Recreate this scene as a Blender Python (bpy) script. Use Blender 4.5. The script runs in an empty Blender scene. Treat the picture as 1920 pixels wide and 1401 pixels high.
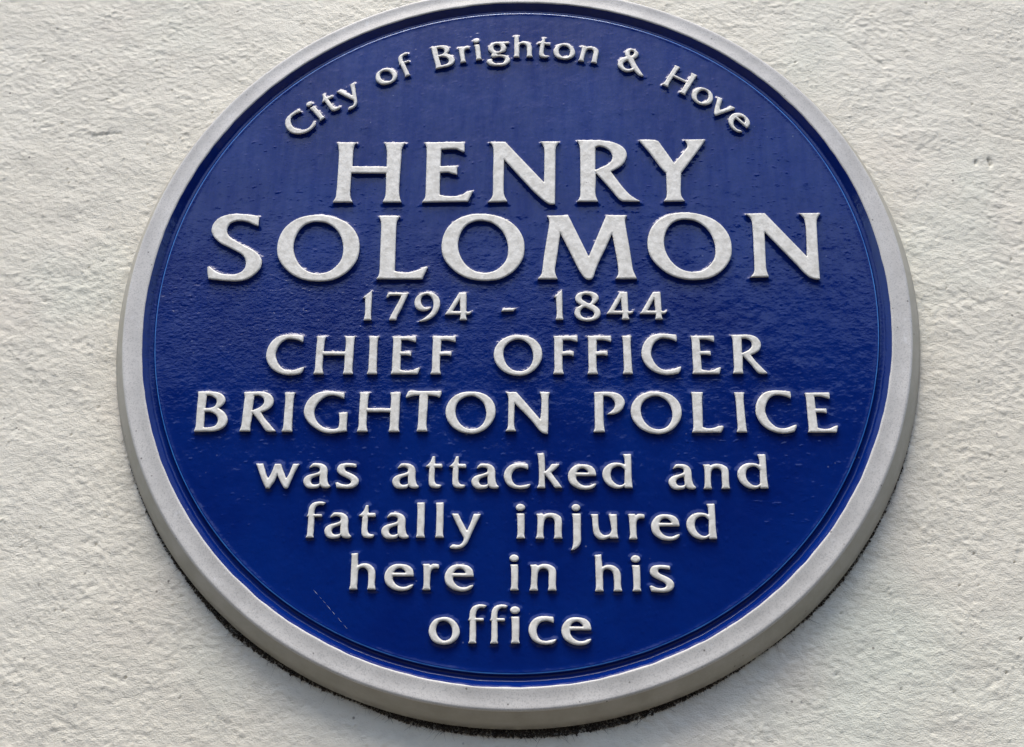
import bpy, bmesh, math, random
import numpy as np
from mathutils import Matrix, Vector, Euler

scene = bpy.context.scene
rng = np.random.default_rng(7)
random.seed(7)

# ---------------------------------------------------------------- camera
# plaque frame: x right, y up, z out of the wall, metres, origin at the plaque centre
PLAQUE_AT = Vector((0.0, 0.0, 1.95))
TO_WORLD = Matrix.Translation(PLAQUE_AT) @ Matrix.Rotation(math.radians(90), 4, 'X')
cam_data = bpy.data.cameras.new('camera')
cam = bpy.data.objects.new('camera', cam_data)
scene.collection.objects.link(cam)
CR = Matrix(((0.999214, 0.013863, -0.037145), (0.000493, 0.932466, 0.361257), (0.039644, -0.360991, 0.931726)))
cam.matrix_world = TO_WORLD @ (Matrix.Translation((0.026216, -0.287644, 0.609104)) @ CR.transposed().to_4x4())
cam_data.sensor_width = 36.0
cam_data.lens = 36.0 * 2057.67 / 1920
cam_data.shift_y = 14.49 / 1920
cam_data.clip_start = 0.01
cam_data.clip_end = 500
scene.camera = cam

# ---------------------------------------------------------------- sky and sun (overcast)
SUN_EL, SUN_AZ = math.radians(68), math.radians(-14)      # azimuth measured from straight out of the wall, towards the right
world = bpy.data.worlds.new('World')
scene.world = world
world.use_nodes = True
wn = world.node_tree
for n in list(wn.nodes):
    wn.nodes.remove(n)
w_out = wn.nodes.new('ShaderNodeOutputWorld')
w_bg = wn.nodes.new('ShaderNodeBackground')
w_sky = wn.nodes.new('ShaderNodeTexSky')
w_sky.sky_type = 'NISHITA'
w_sky.sun_disc = False
w_sky.sun_elevation = SUN_EL
w_sky.sun_rotation = math.pi - SUN_AZ
w_sky.air_density = 1.0
w_sky.dust_density = 1.5
w_sky.ozone_density = 1.0
w_bg.inputs['Strength'].default_value = 0.15
wn.links.new(w_sky.outputs[0], w_bg.inputs['Color'])
wn.links.new(w_bg.outputs[0], w_out.inputs['Surface'])

sun_data = bpy.data.lights.new('sun', 'SUN')
sun_data.energy = 1.5
sun_data.angle = math.radians(30)
sun_data.color = (1.0, 0.93, 0.83)
sun = bpy.data.objects.new('sun', sun_data)
scene.collection.objects.link(sun)
sdir = Vector((math.sin(SUN_AZ) * math.cos(SUN_EL), -math.cos(SUN_AZ) * math.cos(SUN_EL), math.sin(SUN_EL)))
sun.rotation_euler = sdir.to_track_quat('Z', 'Y').to_euler()
sun.location = sdir * 20

vs = scene.view_settings
scene.display_settings.display_device = 'sRGB'
vs.view_transform = 'Standard'
vs.look = 'None'
vs.exposure = 1.26
vs.gamma = 1.0
vs.use_curve_mapping = False

# ---------------------------------------------------------------- node helpers
class NT:
    def __init__(self, name):
        self.m = bpy.data.materials.new(name)
        self.m.use_nodes = True
        self.t = self.m.node_tree
        for n in list(self.t.nodes):
            self.t.nodes.remove(n)
        self.out = self.t.nodes.new('ShaderNodeOutputMaterial')
        self.b = self.t.nodes.new('ShaderNodeBsdfPrincipled')
        self.link(self.b.outputs[0], self.out.inputs['Surface'])
        g = self.t.nodes.new('ShaderNodeNewGeometry')
        self.pos = g.outputs['Position']
    def link(self, a, b):
        self.t.links.new(a, b)
    def put(self, sock, v):
        if isinstance(v, bpy.types.NodeSocket):
            self.link(v, sock)
        else:
            sock.default_value = v
    def mapping(self, scale=(1, 1, 1), rot=(0, 0, 0), src=None):
        n = self.t.nodes.new('ShaderNodeMapping')
        n.inputs['Scale'].default_value = scale
        n.inputs['Rotation'].default_value = rot
        self.link(src or self.pos, n.inputs['Vector'])
        return n.outputs[0]
    def noise(self, vec, scale, detail=4, rough=0.5, dist=0.0):
        n = self.t.nodes.new('ShaderNodeTexNoise')
        self.link(vec, n.inputs['Vector'])
        n.inputs['Scale'].default_value = scale
        n.inputs['Detail'].default_value = detail
        n.inputs['Roughness'].default_value = rough
        n.inputs['Distortion'].default_value = dist
        return n.outputs['Fac']
    def voro(self, vec, scale, feature='F1'):
        n = self.t.nodes.new('ShaderNodeTexVoronoi')
        n.feature = feature
        self.link(vec, n.inputs['Vector'])
        n.inputs['Scale'].default_value = scale
        return n.outputs['Distance']
    def ramp(self, fac, stops):
        n = self.t.nodes.new('ShaderNodeValToRGB')
        e = n.color_ramp.elements
        e[0].position, e[0].color = stops[0][0], stops[0][1]
        e[1].position, e[1].color = stops[-1][0], stops[-1][1]
        for p, c in stops[1:-1]:
            k = e.new(p)
            k.color = c
        self.link(fac, n.inputs[0])
        return n.outputs[0]
    def maprange(self, v, a, b, c=0.0, d=1.0):
        n = self.t.nodes.new('ShaderNodeMapRange')
        self.link(v, n.inputs[0])
        for i, x in enumerate((a, b, c, d)):
            n.inputs[i + 1].default_value = x
        return n.outputs[0]
    def math(self, op, a, b=0.0):
        n = self.t.nodes.new('ShaderNodeMath')
        n.operation = op
        self.put(n.inputs[0], a)
        self.put(n.inputs[1], b)
        return n.outputs[0]
    def mix(self, fac, a, b, mode='MIX'):
        n = self.t.nodes.new('ShaderNodeMix')
        n.data_type = 'RGBA'
        n.blend_type = mode
        self.put(n.inputs[0], fac)
        self.put(n.inputs[6], a)
        self.put(n.inputs[7], b)
        return n.outputs[2]
    def bump(self, h, strength, dist, normal=None):
        n = self.t.nodes.new('ShaderNodeBump')
        n.inputs['Strength'].default_value = strength
        n.inputs['Distance'].default_value = dist
        self.link(h, n.inputs['Height'])
        if normal:
            self.link(normal, n.inputs['Normal'])
        return n.outputs[0]
    def sepxyz(self):
        n = self.t.nodes.new('ShaderNodeSeparateXYZ')
        self.link(self.pos, n.inputs[0])
        return n.outputs
    def set(self, **kw):
        for k, v in kw.items():
            self.put(self.b.inputs[k.replace('_', ' ')], v)
        return self.m

def C(r, g, b):
    return (r, g, b, 1.0)

# ---------------------------------------------------------------- materials
# wall: many coats of off-white masonry paint over rough render
m = NT('masonry paint')
flat = m.mapping((1, 1, 1.45))
big = m.noise(m.pos, 5, 5, 0.6)
mid = m.noise(flat, 60, 6, 0.6)
base = m.mix(m.maprange(big, 0.35, 0.65), C(0.668, 0.622, 0.503), C(0.728, 0.686, 0.564))
tint = m.mix(m.maprange(m.noise(m.pos, 9, 3, 0.5), 0.55, 0.75, 0, 0.5), base, C(0.72, 0.63, 0.515))
tint = m.mix(m.maprange(m.noise(m.pos, 7.3, 3, 0.5), 0.56, 0.75, 0, 0.45), tint, C(0.63, 0.67, 0.55))
tint = m.mix(m.maprange(mid, 0.30, 0.5, 0.22, 0.0), tint, C(0.33, 0.315, 0.28))
specks = m.math('MULTIPLY', m.maprange(m.voro(m.pos, 95), 0.10, 0.04), m.maprange(m.noise(m.pos, 23, 2, 0.5), 0.56, 0.62))
tint = m.mix(m.math('MULTIPLY', specks, 0.75), tint, C(0.10, 0.09, 0.075))
h1 = m.noise(flat, 210, 5, 0.6, 0.15)
h2 = m.noise(m.mapping((1, 1, 1.6)), 900, 4, 0.6)
nb = m.bump(m.math('ADD', m.math('MULTIPLY', h1, 1.0), m.math('MULTIPLY', h2, 0.45)), 0.75, 0.0012)
M_WALL = m.set(Base_Color=tint, Roughness=0.62, Normal=nb)
M_WALL.node_tree.nodes['Principled BSDF'].inputs['Specular IOR Level'].default_value = 0.35

# blue gloss paint
m = NT('blue gloss paint')
vert = m.mapping((1, 1, 0.22))
streak = m.noise(vert, 260, 5, 0.65)
cloud = m.noise(m.pos, 12, 4, 0.55)
col = m.mix(m.maprange(cloud, 0.35, 0.7), C(0.0006, 0.0098, 0.106), C(0.0010, 0.0165, 0.138))
dust = m.math('MULTIPLY', m.maprange(m.voro(m.pos, 140), 0.09, 0.03), m.maprange(m.noise(m.pos, 31, 2, 0.5), 0.57, 0.62))
col = m.mix(m.math('MULTIPLY', dust, 0.35), col, C(0.30, 0.34, 0.45))
peel = m.noise(m.mapping((1, 1, 1.7)), 300, 4, 0.55, 0.6)
fine = m.noise(m.pos, 1100, 3, 0.5)
hh = m.math('ADD', m.math('MULTIPLY', peel, 1.0), m.math('ADD', m.math('MULTIPLY', streak, 0.45), m.math('MULTIPLY', fine, 0.08)))
zc = m.sepxyz()
bandz = m.math('MULTIPLY', m.maprange(m.math('ABSOLUTE', m.math('ADD', zc[2], -1.942)), 0.075, 0.02), m.maprange(zc[0], 0.16, -0.16, 0.25, 1.0))
patch = m.math('ADD', m.maprange(m.noise(m.pos, 16, 3, 0.5), 0.35, 0.65, 0.25, 0.8), m.math('MULTIPLY', bandz, 2.6))
nb = m.bump(m.math('MULTIPLY', hh, patch), 0.5, 0.00022)
rgh = m.maprange(streak, 0.3, 0.7, 0.07, 0.15)
film = m.maprange(m.noise(m.mapping((1, 1, 0.16)), 150, 6, 0.72), 0.36, 0.62, 0.28, 0.42)
M_BLUE = m.set(Specular_IOR_Level=film, Base_Color=col, Roughness=rgh, Normal=nb)

# lighter blue that paints in the highlight along the arris of the panel
m = NT('arris highlight blue')
M_ARRIS_HIGHLIGHT = m.set(Base_Color=m.mix(m.maprange(m.noise(m.pos, 90, 4, 0.6), 0.35, 0.65), C(0.012, 0.090, 0.33), C(0.035, 0.17, 0.46)), Roughness=0.22)

# pale silver-grey paint of the raised letters
m = NT('letter paint')
blot = m.noise(m.pos, 190, 4, 0.6)
grain = m.noise(m.pos, 1500, 3, 0.6)
col = m.mix(m.maprange(blot, 0.38, 0.58), C(0.57, 0.54, 0.465), C(0.71, 0.68, 0.60))
col = m.mix(m.maprange(grain, 0.62, 0.72, 0, 0.25), col, C(0.33, 0.32, 0.30))
pit = m.math('MULTIPLY', m.maprange(m.voro(m.pos, 170), 0.09, 0.04), m.maprange(m.noise(m.pos, 43, 2, 0.5), 0.58, 0.63))
col = m.mix(m.math('MULTIPLY', pit, 0.7), col, C(0.12, 0.11, 0.10))
dent = m.noise(m.mapping((1, 1, 0.8)), 300, 4, 0.55)
nb = m.bump(m.math('ADD', m.math('MULTIPLY', dent, 1.0), m.math('MULTIPLY', grain, 0.08)), 0.5, 0.0007)
M_LETTER = m.set(Base_Color=col, Roughness=0.36, Normal=nb)

# silver-grey paint of the rim
m = NT('rim paint')
blot = m.noise(m.pos, 35, 5, 0.6)
grain = m.noise(m.pos, 1300, 3, 0.6)
col = m.mix(m.maprange(blot, 0.35, 0.65), C(0.46, 0.44, 0.40), C(0.565, 0.54, 0.49))
col = m.mix(m.maprange(grain, 0.52, 0.64, 0, 0.6), col, C(0.30, 0.29, 0.265))
pit = m.math('MULTIPLY', m.maprange(m.voro(m.pos, 150), 0.11, 0.05), m.maprange(m.noise(m.pos, 37, 2, 0.5), 0.50, 0.56))
chip = m.maprange(m.noise(m.pos, 75, 6, 0.75), 0.60, 0.66, 0, 0.6)
col = m.mix(chip, col, C(0.62, 0.61, 0.58))
col = m.mix(m.math('MULTIPLY', pit, 0.85), col, C(0.07, 0.06, 0.05))
hgt = m.noise(m.pos, 140, 5, 0.6)
nb = m.bump(m.math('ADD', hgt, m.math('MULTIPLY', grain, 0.12)), 0.35, 0.0007)
M_RIM = m.set(Base_Color=col, Roughness=0.45, Normal=nb)

# grimy outer edge of the rim (bare beige metal, dirt towards the wall)
m = NT('rim edge paint')
blot = m.noise(m.pos, 60, 5, 0.65)
col = m.mix(m.maprange(blot, 0.35, 0.65), C(0.33, 0.305, 0.235), C(0.40, 0.37, 0.30))
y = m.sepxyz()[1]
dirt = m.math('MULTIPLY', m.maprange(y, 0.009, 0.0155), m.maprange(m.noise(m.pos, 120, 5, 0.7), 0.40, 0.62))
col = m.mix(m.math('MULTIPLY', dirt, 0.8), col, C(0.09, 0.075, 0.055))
pit = m.math('MULTIPLY', m.maprange(m.voro(m.pos, 150), 0.11, 0.05), m.maprange(m.noise(m.pos, 37, 2, 0.5), 0.55, 0.62))
col = m.mix(m.math('MULTIPLY', pit, 0.8), col, C(0.07, 0.06, 0.05))
nb = m.bump(m.noise(m.pos, 220, 4, 0.6), 0.3, 0.0006)
M_EDGE = m.set(Base_Color=col, Roughness=0.5, Normal=nb)

m = NT('dry moss')
col = m.ramp(m.noise(m.pos, 160, 3, 0.6), [(0.3, C(0.020, 0.016, 0.011)), (0.55, C(0.055, 0.043, 0.03)), (0.75, C(0.12, 0.10, 0.07))])
M_MOSS = m.set(Base_Color=col, Roughness=0.95)

m = NT('back plate')
M_BACK = m.set(Base_Color=C(0.03, 0.026, 0.02), Roughness=0.9)

m = NT('opposite render')
col = m.ramp(m.noise(m.pos, 0.7, 4, 0.6), [(0.3, C(0.045, 0.04, 0.036)), (0.7, C(0.075, 0.068, 0.06))])
M_OPP = m.set(Base_Color=col, Roughness=0.9)
m = NT('paving')
col = m.ramp(m.noise(m.pos, 2.0, 5, 0.6), [(0.3, C(0.085, 0.08, 0.07)), (0.7, C(0.12, 0.11, 0.10))])
M_GROUND = m.set(Base_Color=col, Roughness=0.9)

# ---------------------------------------------------------------- mesh helpers
def mesh_obj(name, verts, faces, mat, parent=None, smooth=True, mats=None, midx=None):
    me = bpy.data.meshes.new(name)
    verts = np.asarray(verts, dtype=np.float32)
    me.vertices.add(len(verts))
    me.vertices.foreach_set('co', verts.ravel())
    if isinstance(faces, np.ndarray):
        nf, k = faces.shape
        me.loops.add(nf * k)
        me.loops.foreach_set('vertex_index', faces.ravel().astype(np.int32))
        me.polygons.add(nf)
        me.polygons.foreach_set('loop_start', np.arange(0, nf * k, k, dtype=np.int32))
    else:
        ln = np.array([len(f) for f in faces], dtype=np.int32)
        fl = np.fromiter((i for f in faces for i in f), dtype=np.int32)
        me.loops.add(len(fl))
        me.loops.foreach_set('vertex_index', fl)
        me.polygons.add(len(ln))
        me.polygons.foreach_set('loop_start', np.concatenate([[0], np.cumsum(ln)[:-1]]).astype(np.int32))
    for mt in (mats or [mat]):
        me.materials.append(mt)
    if midx is not None:
        me.polygons.foreach_set('material_index', np.asarray(midx, dtype=np.int32))
    me.polygons.foreach_set('use_smooth', np.full(len(me.polygons), smooth))
    me.update(calc_edges=True)
    me.validate()
    o = bpy.data.objects.new(name, me)
    scene.collection.objects.link(o)
    if parent:
        o.parent = parent
    return o

def fbm(shape, cell, sx, sy, seed, beta=1.0, ang=0.0):
    """band-limited anisotropic noise by FFT; sx, sy = feature sizes in metres"""
    r = np.random.default_rng(seed)
    f = np.fft.rfft2(r.standard_normal(shape))
    ky = np.fft.fftfreq(shape[0], cell)[:, None]
    kx = np.fft.rfftfreq(shape[1], cell)[None, :]
    c, s = math.cos(ang), math.sin(ang)
    a = (kx * c + ky * s) * sx
    b = (-kx * s + ky * c) * sy
    k = np.sqrt(a * a + b * b)
    f *= k ** 1.0 / (1 + k) ** (2 + beta)
    n = np.fft.irfft2(f, s=shape)
    return n / n.std()

def fractal(shape, cell, sx, sy, seed, p=1.7, ang=0.0):
    """broad-band rough noise: 1/k**p below the feature size, flat above it"""
    r = np.random.default_rng(seed)
    f = np.fft.rfft2(r.standard_normal(shape))
    ky = np.fft.fftfreq(shape[0], cell)[:, None]
    kx = np.fft.rfftfreq(shape[1], cell)[None, :]
    c, s = math.cos(ang), math.sin(ang)
    a = (kx * c + ky * s) * sx
    b = (-kx * s + ky * c) * sy
    f *= (1 + a * a + b * b) ** (-p / 2)
    f[0, 0] = 0
    n = np.fft.irfft2(f, s=shape)
    return n / n.std()
GLYPHS = {
    'H1': [[(0.00, 45.34, 1), (13.34, 45.20, 1), (11.73, 43.09, 0), (11.16, 40.55, 0), (11.18, 35.90, 0), (11.48, 27.07, 1), (33.82, 26.61, 1), (33.54, 35.67, 0), (33.07, 40.32, 0), (32.44, 42.45, 0), (30.98, 45.01, 1), (45.22, 44.86, 1), (43.55, 41.91, 0), (42.82, 38.95, 0), (42.86, 33.89, 0), (42.67, 20.53, 0), (42.76, 8.98, 0), (43.37, 4.07, 0), (44.78, 0.15, 1), (32.43, 0.25, 1), (33.88, 3.74, 0), (34.24, 7.42, 0), (33.74, 21.61, 1), (11.02, 22.07, 1), (11.08, 12.55, 0), (11.25, 6.79, 0), (11.91, 3.51, 0), (13.47, 0.40, 1), (0.22, 0.51, 1), (2.11, 4.00, 0), (2.34, 6.87, 0), (2.43, 12.62, 0), (2.11, 34.30, 0), (1.75, 39.38, 0), (1.24, 42.35, 0)]],
    'E1': [[(0.00, 44.73, 1), (26.03, 44.88, 1), (26.44, 41.06, 0), (26.41, 37.01, 1), (23.84, 38.13, 0), (21.27, 39.43, 0), (16.91, 39.64, 0), (11.27, 39.28, 1), (11.31, 26.52, 1), (22.25, 26.83, 1), (22.14, 23.51, 0), (22.39, 20.19, 1), (19.71, 20.88, 0), (16.80, 21.90, 0), (11.20, 21.70, 1), (11.53, 5.49, 1), (16.71, 4.23, 0), (22.40, 4.42, 0), (25.92, 5.37, 0), (28.71, 7.39, 0), (32.82, 8.42, 1), (31.76, 5.32, 0), (29.77, 0.30, 1), (0.21, 0.05, 1), (2.14, 3.13, 0), (2.50, 6.38, 0), (2.27, 22.03, 0), (2.03, 36.25, 0), (1.78, 40.47, 0), (1.18, 42.60, 0)]],
    'N1': [[(0.00, 44.71, 1), (11.01, 44.59, 1), (36.35, 13.92, 1), (36.51, 29.62, 0), (36.48, 37.99, 0), (35.75, 41.37, 0), (33.72, 44.60, 1), (46.56, 44.46, 1), (44.54, 42.12, 0), (43.60, 38.76, 0), (43.53, 32.89, 0), (43.38, 13.04, 0), (43.23, -2.00, 1), (40.28, -1.97, 0), (37.45, -0.34, 0), (33.91, 2.93, 0), (28.92, 8.26, 0), (10.36, 31.38, 1), (10.38, 21.57, 0), (10.46, 8.41, 0), (11.09, 4.33, 0), (13.07, 0.10, 1), (0.27, -0.28, 1), (2.82, 2.78, 0), (3.68, 6.02, 0), (3.51, 21.63, 0), (3.58, 35.81, 0), (3.28, 40.02, 0), (2.36, 42.56, 0)]],
    'R1': [[(0.20, 45.36, 1), (8.98, 45.26, 0), (16.17, 45.02, 0), (22.62, 43.85, 0), (28.31, 41.26, 0), (31.46, 37.87, 0), (32.30, 34.10, 0), (30.90, 29.12, 0), (27.97, 25.41, 0), (21.85, 21.59, 1), (24.95, 16.79, 0), (29.73, 9.39, 0), (34.52, 3.67, 0), (40.38, -0.42, 1), (30.92, -0.34, 0), (28.47, 0.08, 0), (26.06, 2.12, 0), (22.64, 7.01, 0), (17.81, 13.57, 0), (12.10, 20.85, 1), (12.00, 12.81, 0), (11.71, 7.10, 0), (12.15, 3.45, 0), (13.50, -0.36, 1), (0.00, -0.25, 1), (1.78, 2.72, 0), (2.30, 5.56, 0), (2.44, 21.11, 0), (2.42, 35.24, 0), (2.31, 39.43, 0), (1.76, 42.39, 0)], [(12.15, 39.75, 1), (14.67, 40.57, 0), (18.24, 39.69, 0), (21.42, 37.14, 0), (23.14, 33.36, 0), (22.35, 29.62, 0), (19.45, 26.74, 0), (15.86, 24.70, 0), (11.92, 22.84, 1)]],
    'Y1': [[(0.00, 45.18, 1), (4.66, 45.30, 0), (9.67, 44.99, 0), (12.51, 44.12, 0), (14.54, 40.98, 0), (22.23, 27.56, 1), (30.12, 37.89, 0), (31.28, 39.97, 0), (30.89, 42.49, 0), (29.21, 45.03, 1), (43.14, 45.05, 1), (40.20, 40.29, 0), (34.09, 31.18, 0), (26.39, 20.10, 1), (25.85, 12.33, 0), (25.59, 5.84, 0), (26.15, 2.60, 0), (28.12, -0.48, 1), (14.28, -0.53, 1), (16.34, 2.28, 0), (16.81, 5.50, 0), (16.92, 12.41, 0), (16.99, 19.94, 1), (13.27, 24.76, 0), (7.20, 34.78, 0), (3.10, 40.68, 0)]],
    'S1': [[(29.75, 45.09, 1), (29.77, 41.22, 0), (29.80, 38.00, 1), (26.61, 39.23, 0), (23.22, 40.86, 0), (18.82, 41.86, 0), (15.25, 41.72, 0), (11.84, 40.14, 0), (10.14, 37.34, 0), (9.90, 34.93, 0), (10.92, 32.13, 0), (13.72, 29.32, 0), (17.53, 26.91, 0), (22.09, 24.11, 0), (28.08, 20.91, 0), (31.94, 17.74, 0), (34.30, 13.81, 0), (34.43, 10.30, 0), (33.05, 6.41, 0), (29.88, 2.94, 0), (25.95, 0.26, 0), (20.46, -0.88, 0), (13.43, -0.69, 0), (7.74, -0.05, 0), (2.03, 0.75, 1), (1.06, 4.24, 0), (0.36, 9.07, 1), (1.75, 9.30, 0), (4.09, 7.34, 0), (7.88, 4.99, 0), (12.94, 3.80, 0), (17.86, 3.77, 0), (21.92, 5.30, 0), (24.10, 8.01, 0), (24.58, 11.52, 0), (23.77, 14.65, 0), (21.32, 17.80, 0), (16.78, 20.58, 0), (12.26, 22.98, 0), (6.98, 25.79, 0), (3.01, 29.39, 0), (0.87, 32.59, 0), (0.00, 35.80, 0), (0.76, 39.81, 0), (3.23, 43.42, 0), (6.94, 45.58, 0), (11.14, 46.60, 0), (16.88, 46.72, 0), (22.67, 46.27, 0)]],
    'O1': [[(24.35, 45.78, 0), (32.27, 44.75, 0), (41.07, 41.23, 0), (47.11, 35.98, 0), (51.11, 28.80, 0), (52.14, 21.69, 0), (51.33, 14.65, 0), (48.24, 8.44, 0), (43.03, 3.05, 0), (36.31, -0.38, 0), (28.02, -1.26, 0), (19.58, -0.30, 0), (12.33, 2.82, 0), (6.28, 7.88, 0), (1.85, 14.14, 0), (0.00, 21.22, 0), (0.48, 29.12, 0), (3.39, 36.28, 0), (8.96, 41.86, 0), (15.85, 44.87, 0)], [(24.72, 40.94, 0), (30.51, 39.70, 0), (35.76, 36.06, 0), (39.70, 30.46, 0), (41.70, 24.12, 0), (42.03, 19.40, 0), (41.22, 13.92, 0), (38.40, 9.27, 0), (33.79, 5.42, 0), (27.61, 4.06, 0), (21.20, 5.48, 0), (15.97, 9.39, 0), (12.35, 14.86, 0), (10.39, 21.15, 0), (10.34, 27.48, 0), (12.17, 33.43, 0), (15.69, 38.20, 0), (20.48, 40.57, 0)]],
    'L1': [[(0.00, 44.69, 1), (13.71, 44.59, 1), (12.22, 41.79, 0), (11.66, 38.99, 0), (11.76, 30.23, 0), (12.36, 5.60, 1), (17.97, 4.57, 0), (23.50, 5.00, 0), (27.59, 6.68, 0), (30.99, 8.36, 0), (33.08, 8.35, 1), (31.49, 4.73, 0), (29.83, -0.10, 1), (0.86, 0.03, 1), (2.45, 2.56, 0), (2.85, 5.26, 0), (2.57, 18.48, 0), (2.23, 34.27, 0), (1.91, 39.86, 0), (1.21, 42.27, 0)]],
    'M1': [[(5.79, 44.06, 1), (19.26, 44.36, 1), (31.88, 15.01, 1), (43.19, 44.18, 1), (56.31, 44.08, 1), (55.00, 41.55, 0), (54.94, 39.16, 0), (55.39, 34.81, 0), (57.15, 21.46, 0), (58.55, 9.08, 0), (59.14, 5.24, 0), (61.38, -0.49, 1), (48.09, -0.43, 1), (49.71, 2.23, 0), (50.03, 4.52, 0), (49.86, 9.12, 0), (48.18, 21.52, 0), (46.64, 31.32, 1), (41.94, 20.00, 0), (38.38, 12.27, 0), (35.53, 4.59, 0), (33.96, 0.02, 0), (32.04, -0.89, 0), (29.99, -0.35, 0), (27.96, 1.95, 0), (25.26, 6.94, 0), (20.51, 17.79, 0), (14.18, 31.93, 1), (12.57, 19.39, 0), (11.18, 9.33, 0), (10.83, 4.71, 0), (12.54, -0.49, 1), (0.00, -0.44, 1), (2.25, 2.46, 0), (2.93, 4.75, 0), (3.93, 14.00, 0), (5.62, 26.47, 0), (7.21, 37.51, 0), (7.34, 40.69, 0)]],
    'N2': [[(0.00, 44.57, 1), (12.12, 44.88, 1), (35.82, 14.26, 1), (36.66, 28.57, 0), (36.75, 37.97, 0), (36.18, 41.13, 0), (33.51, 44.72, 1), (46.95, 44.85, 1), (45.01, 42.26, 0), (43.88, 39.50, 0), (43.41, 31.65, 0), (42.83, 16.91, 0), (42.41, -1.24, 1), (39.59, -1.23, 0), (36.34, 0.15, 0), (33.23, 3.20, 0), (28.96, 8.93, 0), (11.01, 31.71, 1), (10.68, 20.96, 0), (10.31, 8.65, 0), (10.52, 4.83, 0), (11.77, 0.42, 1), (0.07, 0.17, 1), (2.48, 2.97, 0), (3.19, 5.63, 0), (3.61, 17.13, 0), (3.92, 30.35, 0), (3.79, 39.00, 0), (2.93, 41.77, 0)]],
    'one': [[(5.54, 20.24, 1), (5.64, 18.53, 0), (5.78, 11.14, 0), (5.86, 3.82, 0), (6.35, 0.06, 1), (1.47, 0.07, 1), (2.07, 2.71, 0), (2.23, 4.39, 0), (2.08, 8.33, 0), (1.73, 14.84, 1), (0.00, 15.14, 1), (1.22, 16.27, 0), (3.67, 18.54, 0)]],
    'seven': [[(0.96, 18.60, 1), (13.69, 18.44, 1), (11.95, 13.90, 0), (9.69, 7.69, 0), (7.38, 2.64, 0), (6.90, 0.01, 1), (2.54, 0.03, 1), (3.27, 2.66, 0), (7.88, 12.78, 0), (9.24, 16.46, 1), (5.61, 16.76, 0), (2.01, 16.49, 0), (1.03, 15.36, 0), (0.00, 15.36, 1)]],
    'nine': [[(2.88, -0.86, 1), (5.69, -0.87, 0), (9.21, 0.35, 0), (13.17, 3.69, 0), (15.30, 8.17, 0), (15.66, 12.12, 0), (14.51, 15.52, 0), (11.57, 18.09, 0), (7.41, 18.84, 0), (3.33, 17.84, 0), (0.62, 15.01, 0), (0.00, 11.61, 0), (0.91, 8.50, 0), (3.31, 6.53, 0), (6.41, 6.07, 0), (8.94, 6.96, 0), (10.40, 8.75, 1), (7.86, 8.20, 0), (5.77, 9.05, 0), (4.13, 11.31, 0), (3.76, 13.86, 0), (4.69, 16.13, 0), (7.22, 17.25, 0), (9.59, 16.11, 0), (11.24, 13.55, 0), (11.77, 10.44, 0), (11.24, 7.06, 0), (9.56, 4.26, 0), (6.61, 1.47, 0)]],
    'four': [[(8.38, 18.42, 1), (12.86, 18.40, 1), (13.12, 5.87, 1), (14.67, 5.42, 0), (16.59, 6.14, 1), (15.71, 4.46, 0), (14.46, 3.62, 1), (13.08, 3.63, 1), (13.13, 1.95, 0), (13.80, -0.00, 1), (9.21, 0.01, 1), (9.66, 1.96, 0), (9.61, 3.64, 1), (0.00, 3.67, 1), (1.84, 6.47, 0), (5.22, 12.65, 0)], [(9.03, 14.05, 1), (4.68, 5.90, 1), (9.54, 5.77, 1)]],
    'dash': [[(1.27, 7.64, 1), (9.10, 7.86, 1), (8.46, 7.10, 0), (7.45, 5.92, 1), (0.00, 5.64, 1)]],
    'eight': [[(7.85, 18.83, 0), (11.93, 18.25, 0), (14.45, 16.26, 0), (14.67, 14.01, 0), (13.36, 11.76, 0), (11.31, 9.97, 1), (14.32, 7.83, 0), (15.80, 5.04, 0), (15.25, 2.26, 0), (12.70, 0.04, 0), (8.14, -1.05, 0), (3.60, -0.21, 0), (0.84, 2.02, 0), (0.00, 5.09, 0), (1.13, 7.60, 0), (4.20, 9.66, 1), (1.42, 11.81, 0), (0.57, 14.34, 0), (1.46, 16.88, 0), (4.28, 18.45, 0)], [(7.32, 16.86, 0), (9.86, 16.00, 0), (10.95, 14.02, 0), (10.32, 12.05, 0), (9.03, 10.77, 0), (6.76, 12.07, 0), (4.74, 13.48, 0), (4.50, 15.17, 0), (5.28, 16.41, 0)], [(6.21, 8.26, 0), (9.24, 7.01, 0), (11.50, 5.33, 0), (11.99, 3.66, 0), (10.70, 1.71, 0), (8.16, 0.89, 0), (5.14, 1.73, 0), (3.54, 3.96, 0), (3.92, 6.47, 0)]],
    'C': [[(21.69, 25.14, 1), (21.86, 23.08, 0), (21.57, 20.87, 1), (18.86, 22.20, 0), (15.38, 22.94, 0), (11.97, 22.95, 0), (8.73, 20.89, 0), (6.65, 17.59, 0), (5.65, 13.57, 0), (6.13, 10.65, 0), (7.99, 6.65, 0), (11.33, 3.39, 0), (15.15, 2.30, 0), (18.48, 2.81, 0), (21.75, 4.10, 0), (23.87, 4.68, 1), (23.26, 2.30, 0), (22.07, 0.35, 1), (17.43, -0.58, 0), (12.69, -0.43, 0), (7.81, 1.23, 0), (3.45, 4.48, 0), (0.62, 9.20, 0), (0.00, 13.58, 0), (1.08, 18.70, 0), (4.09, 23.12, 0), (7.66, 25.18, 0), (12.39, 25.91, 0), (17.19, 25.75, 0)]],
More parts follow.
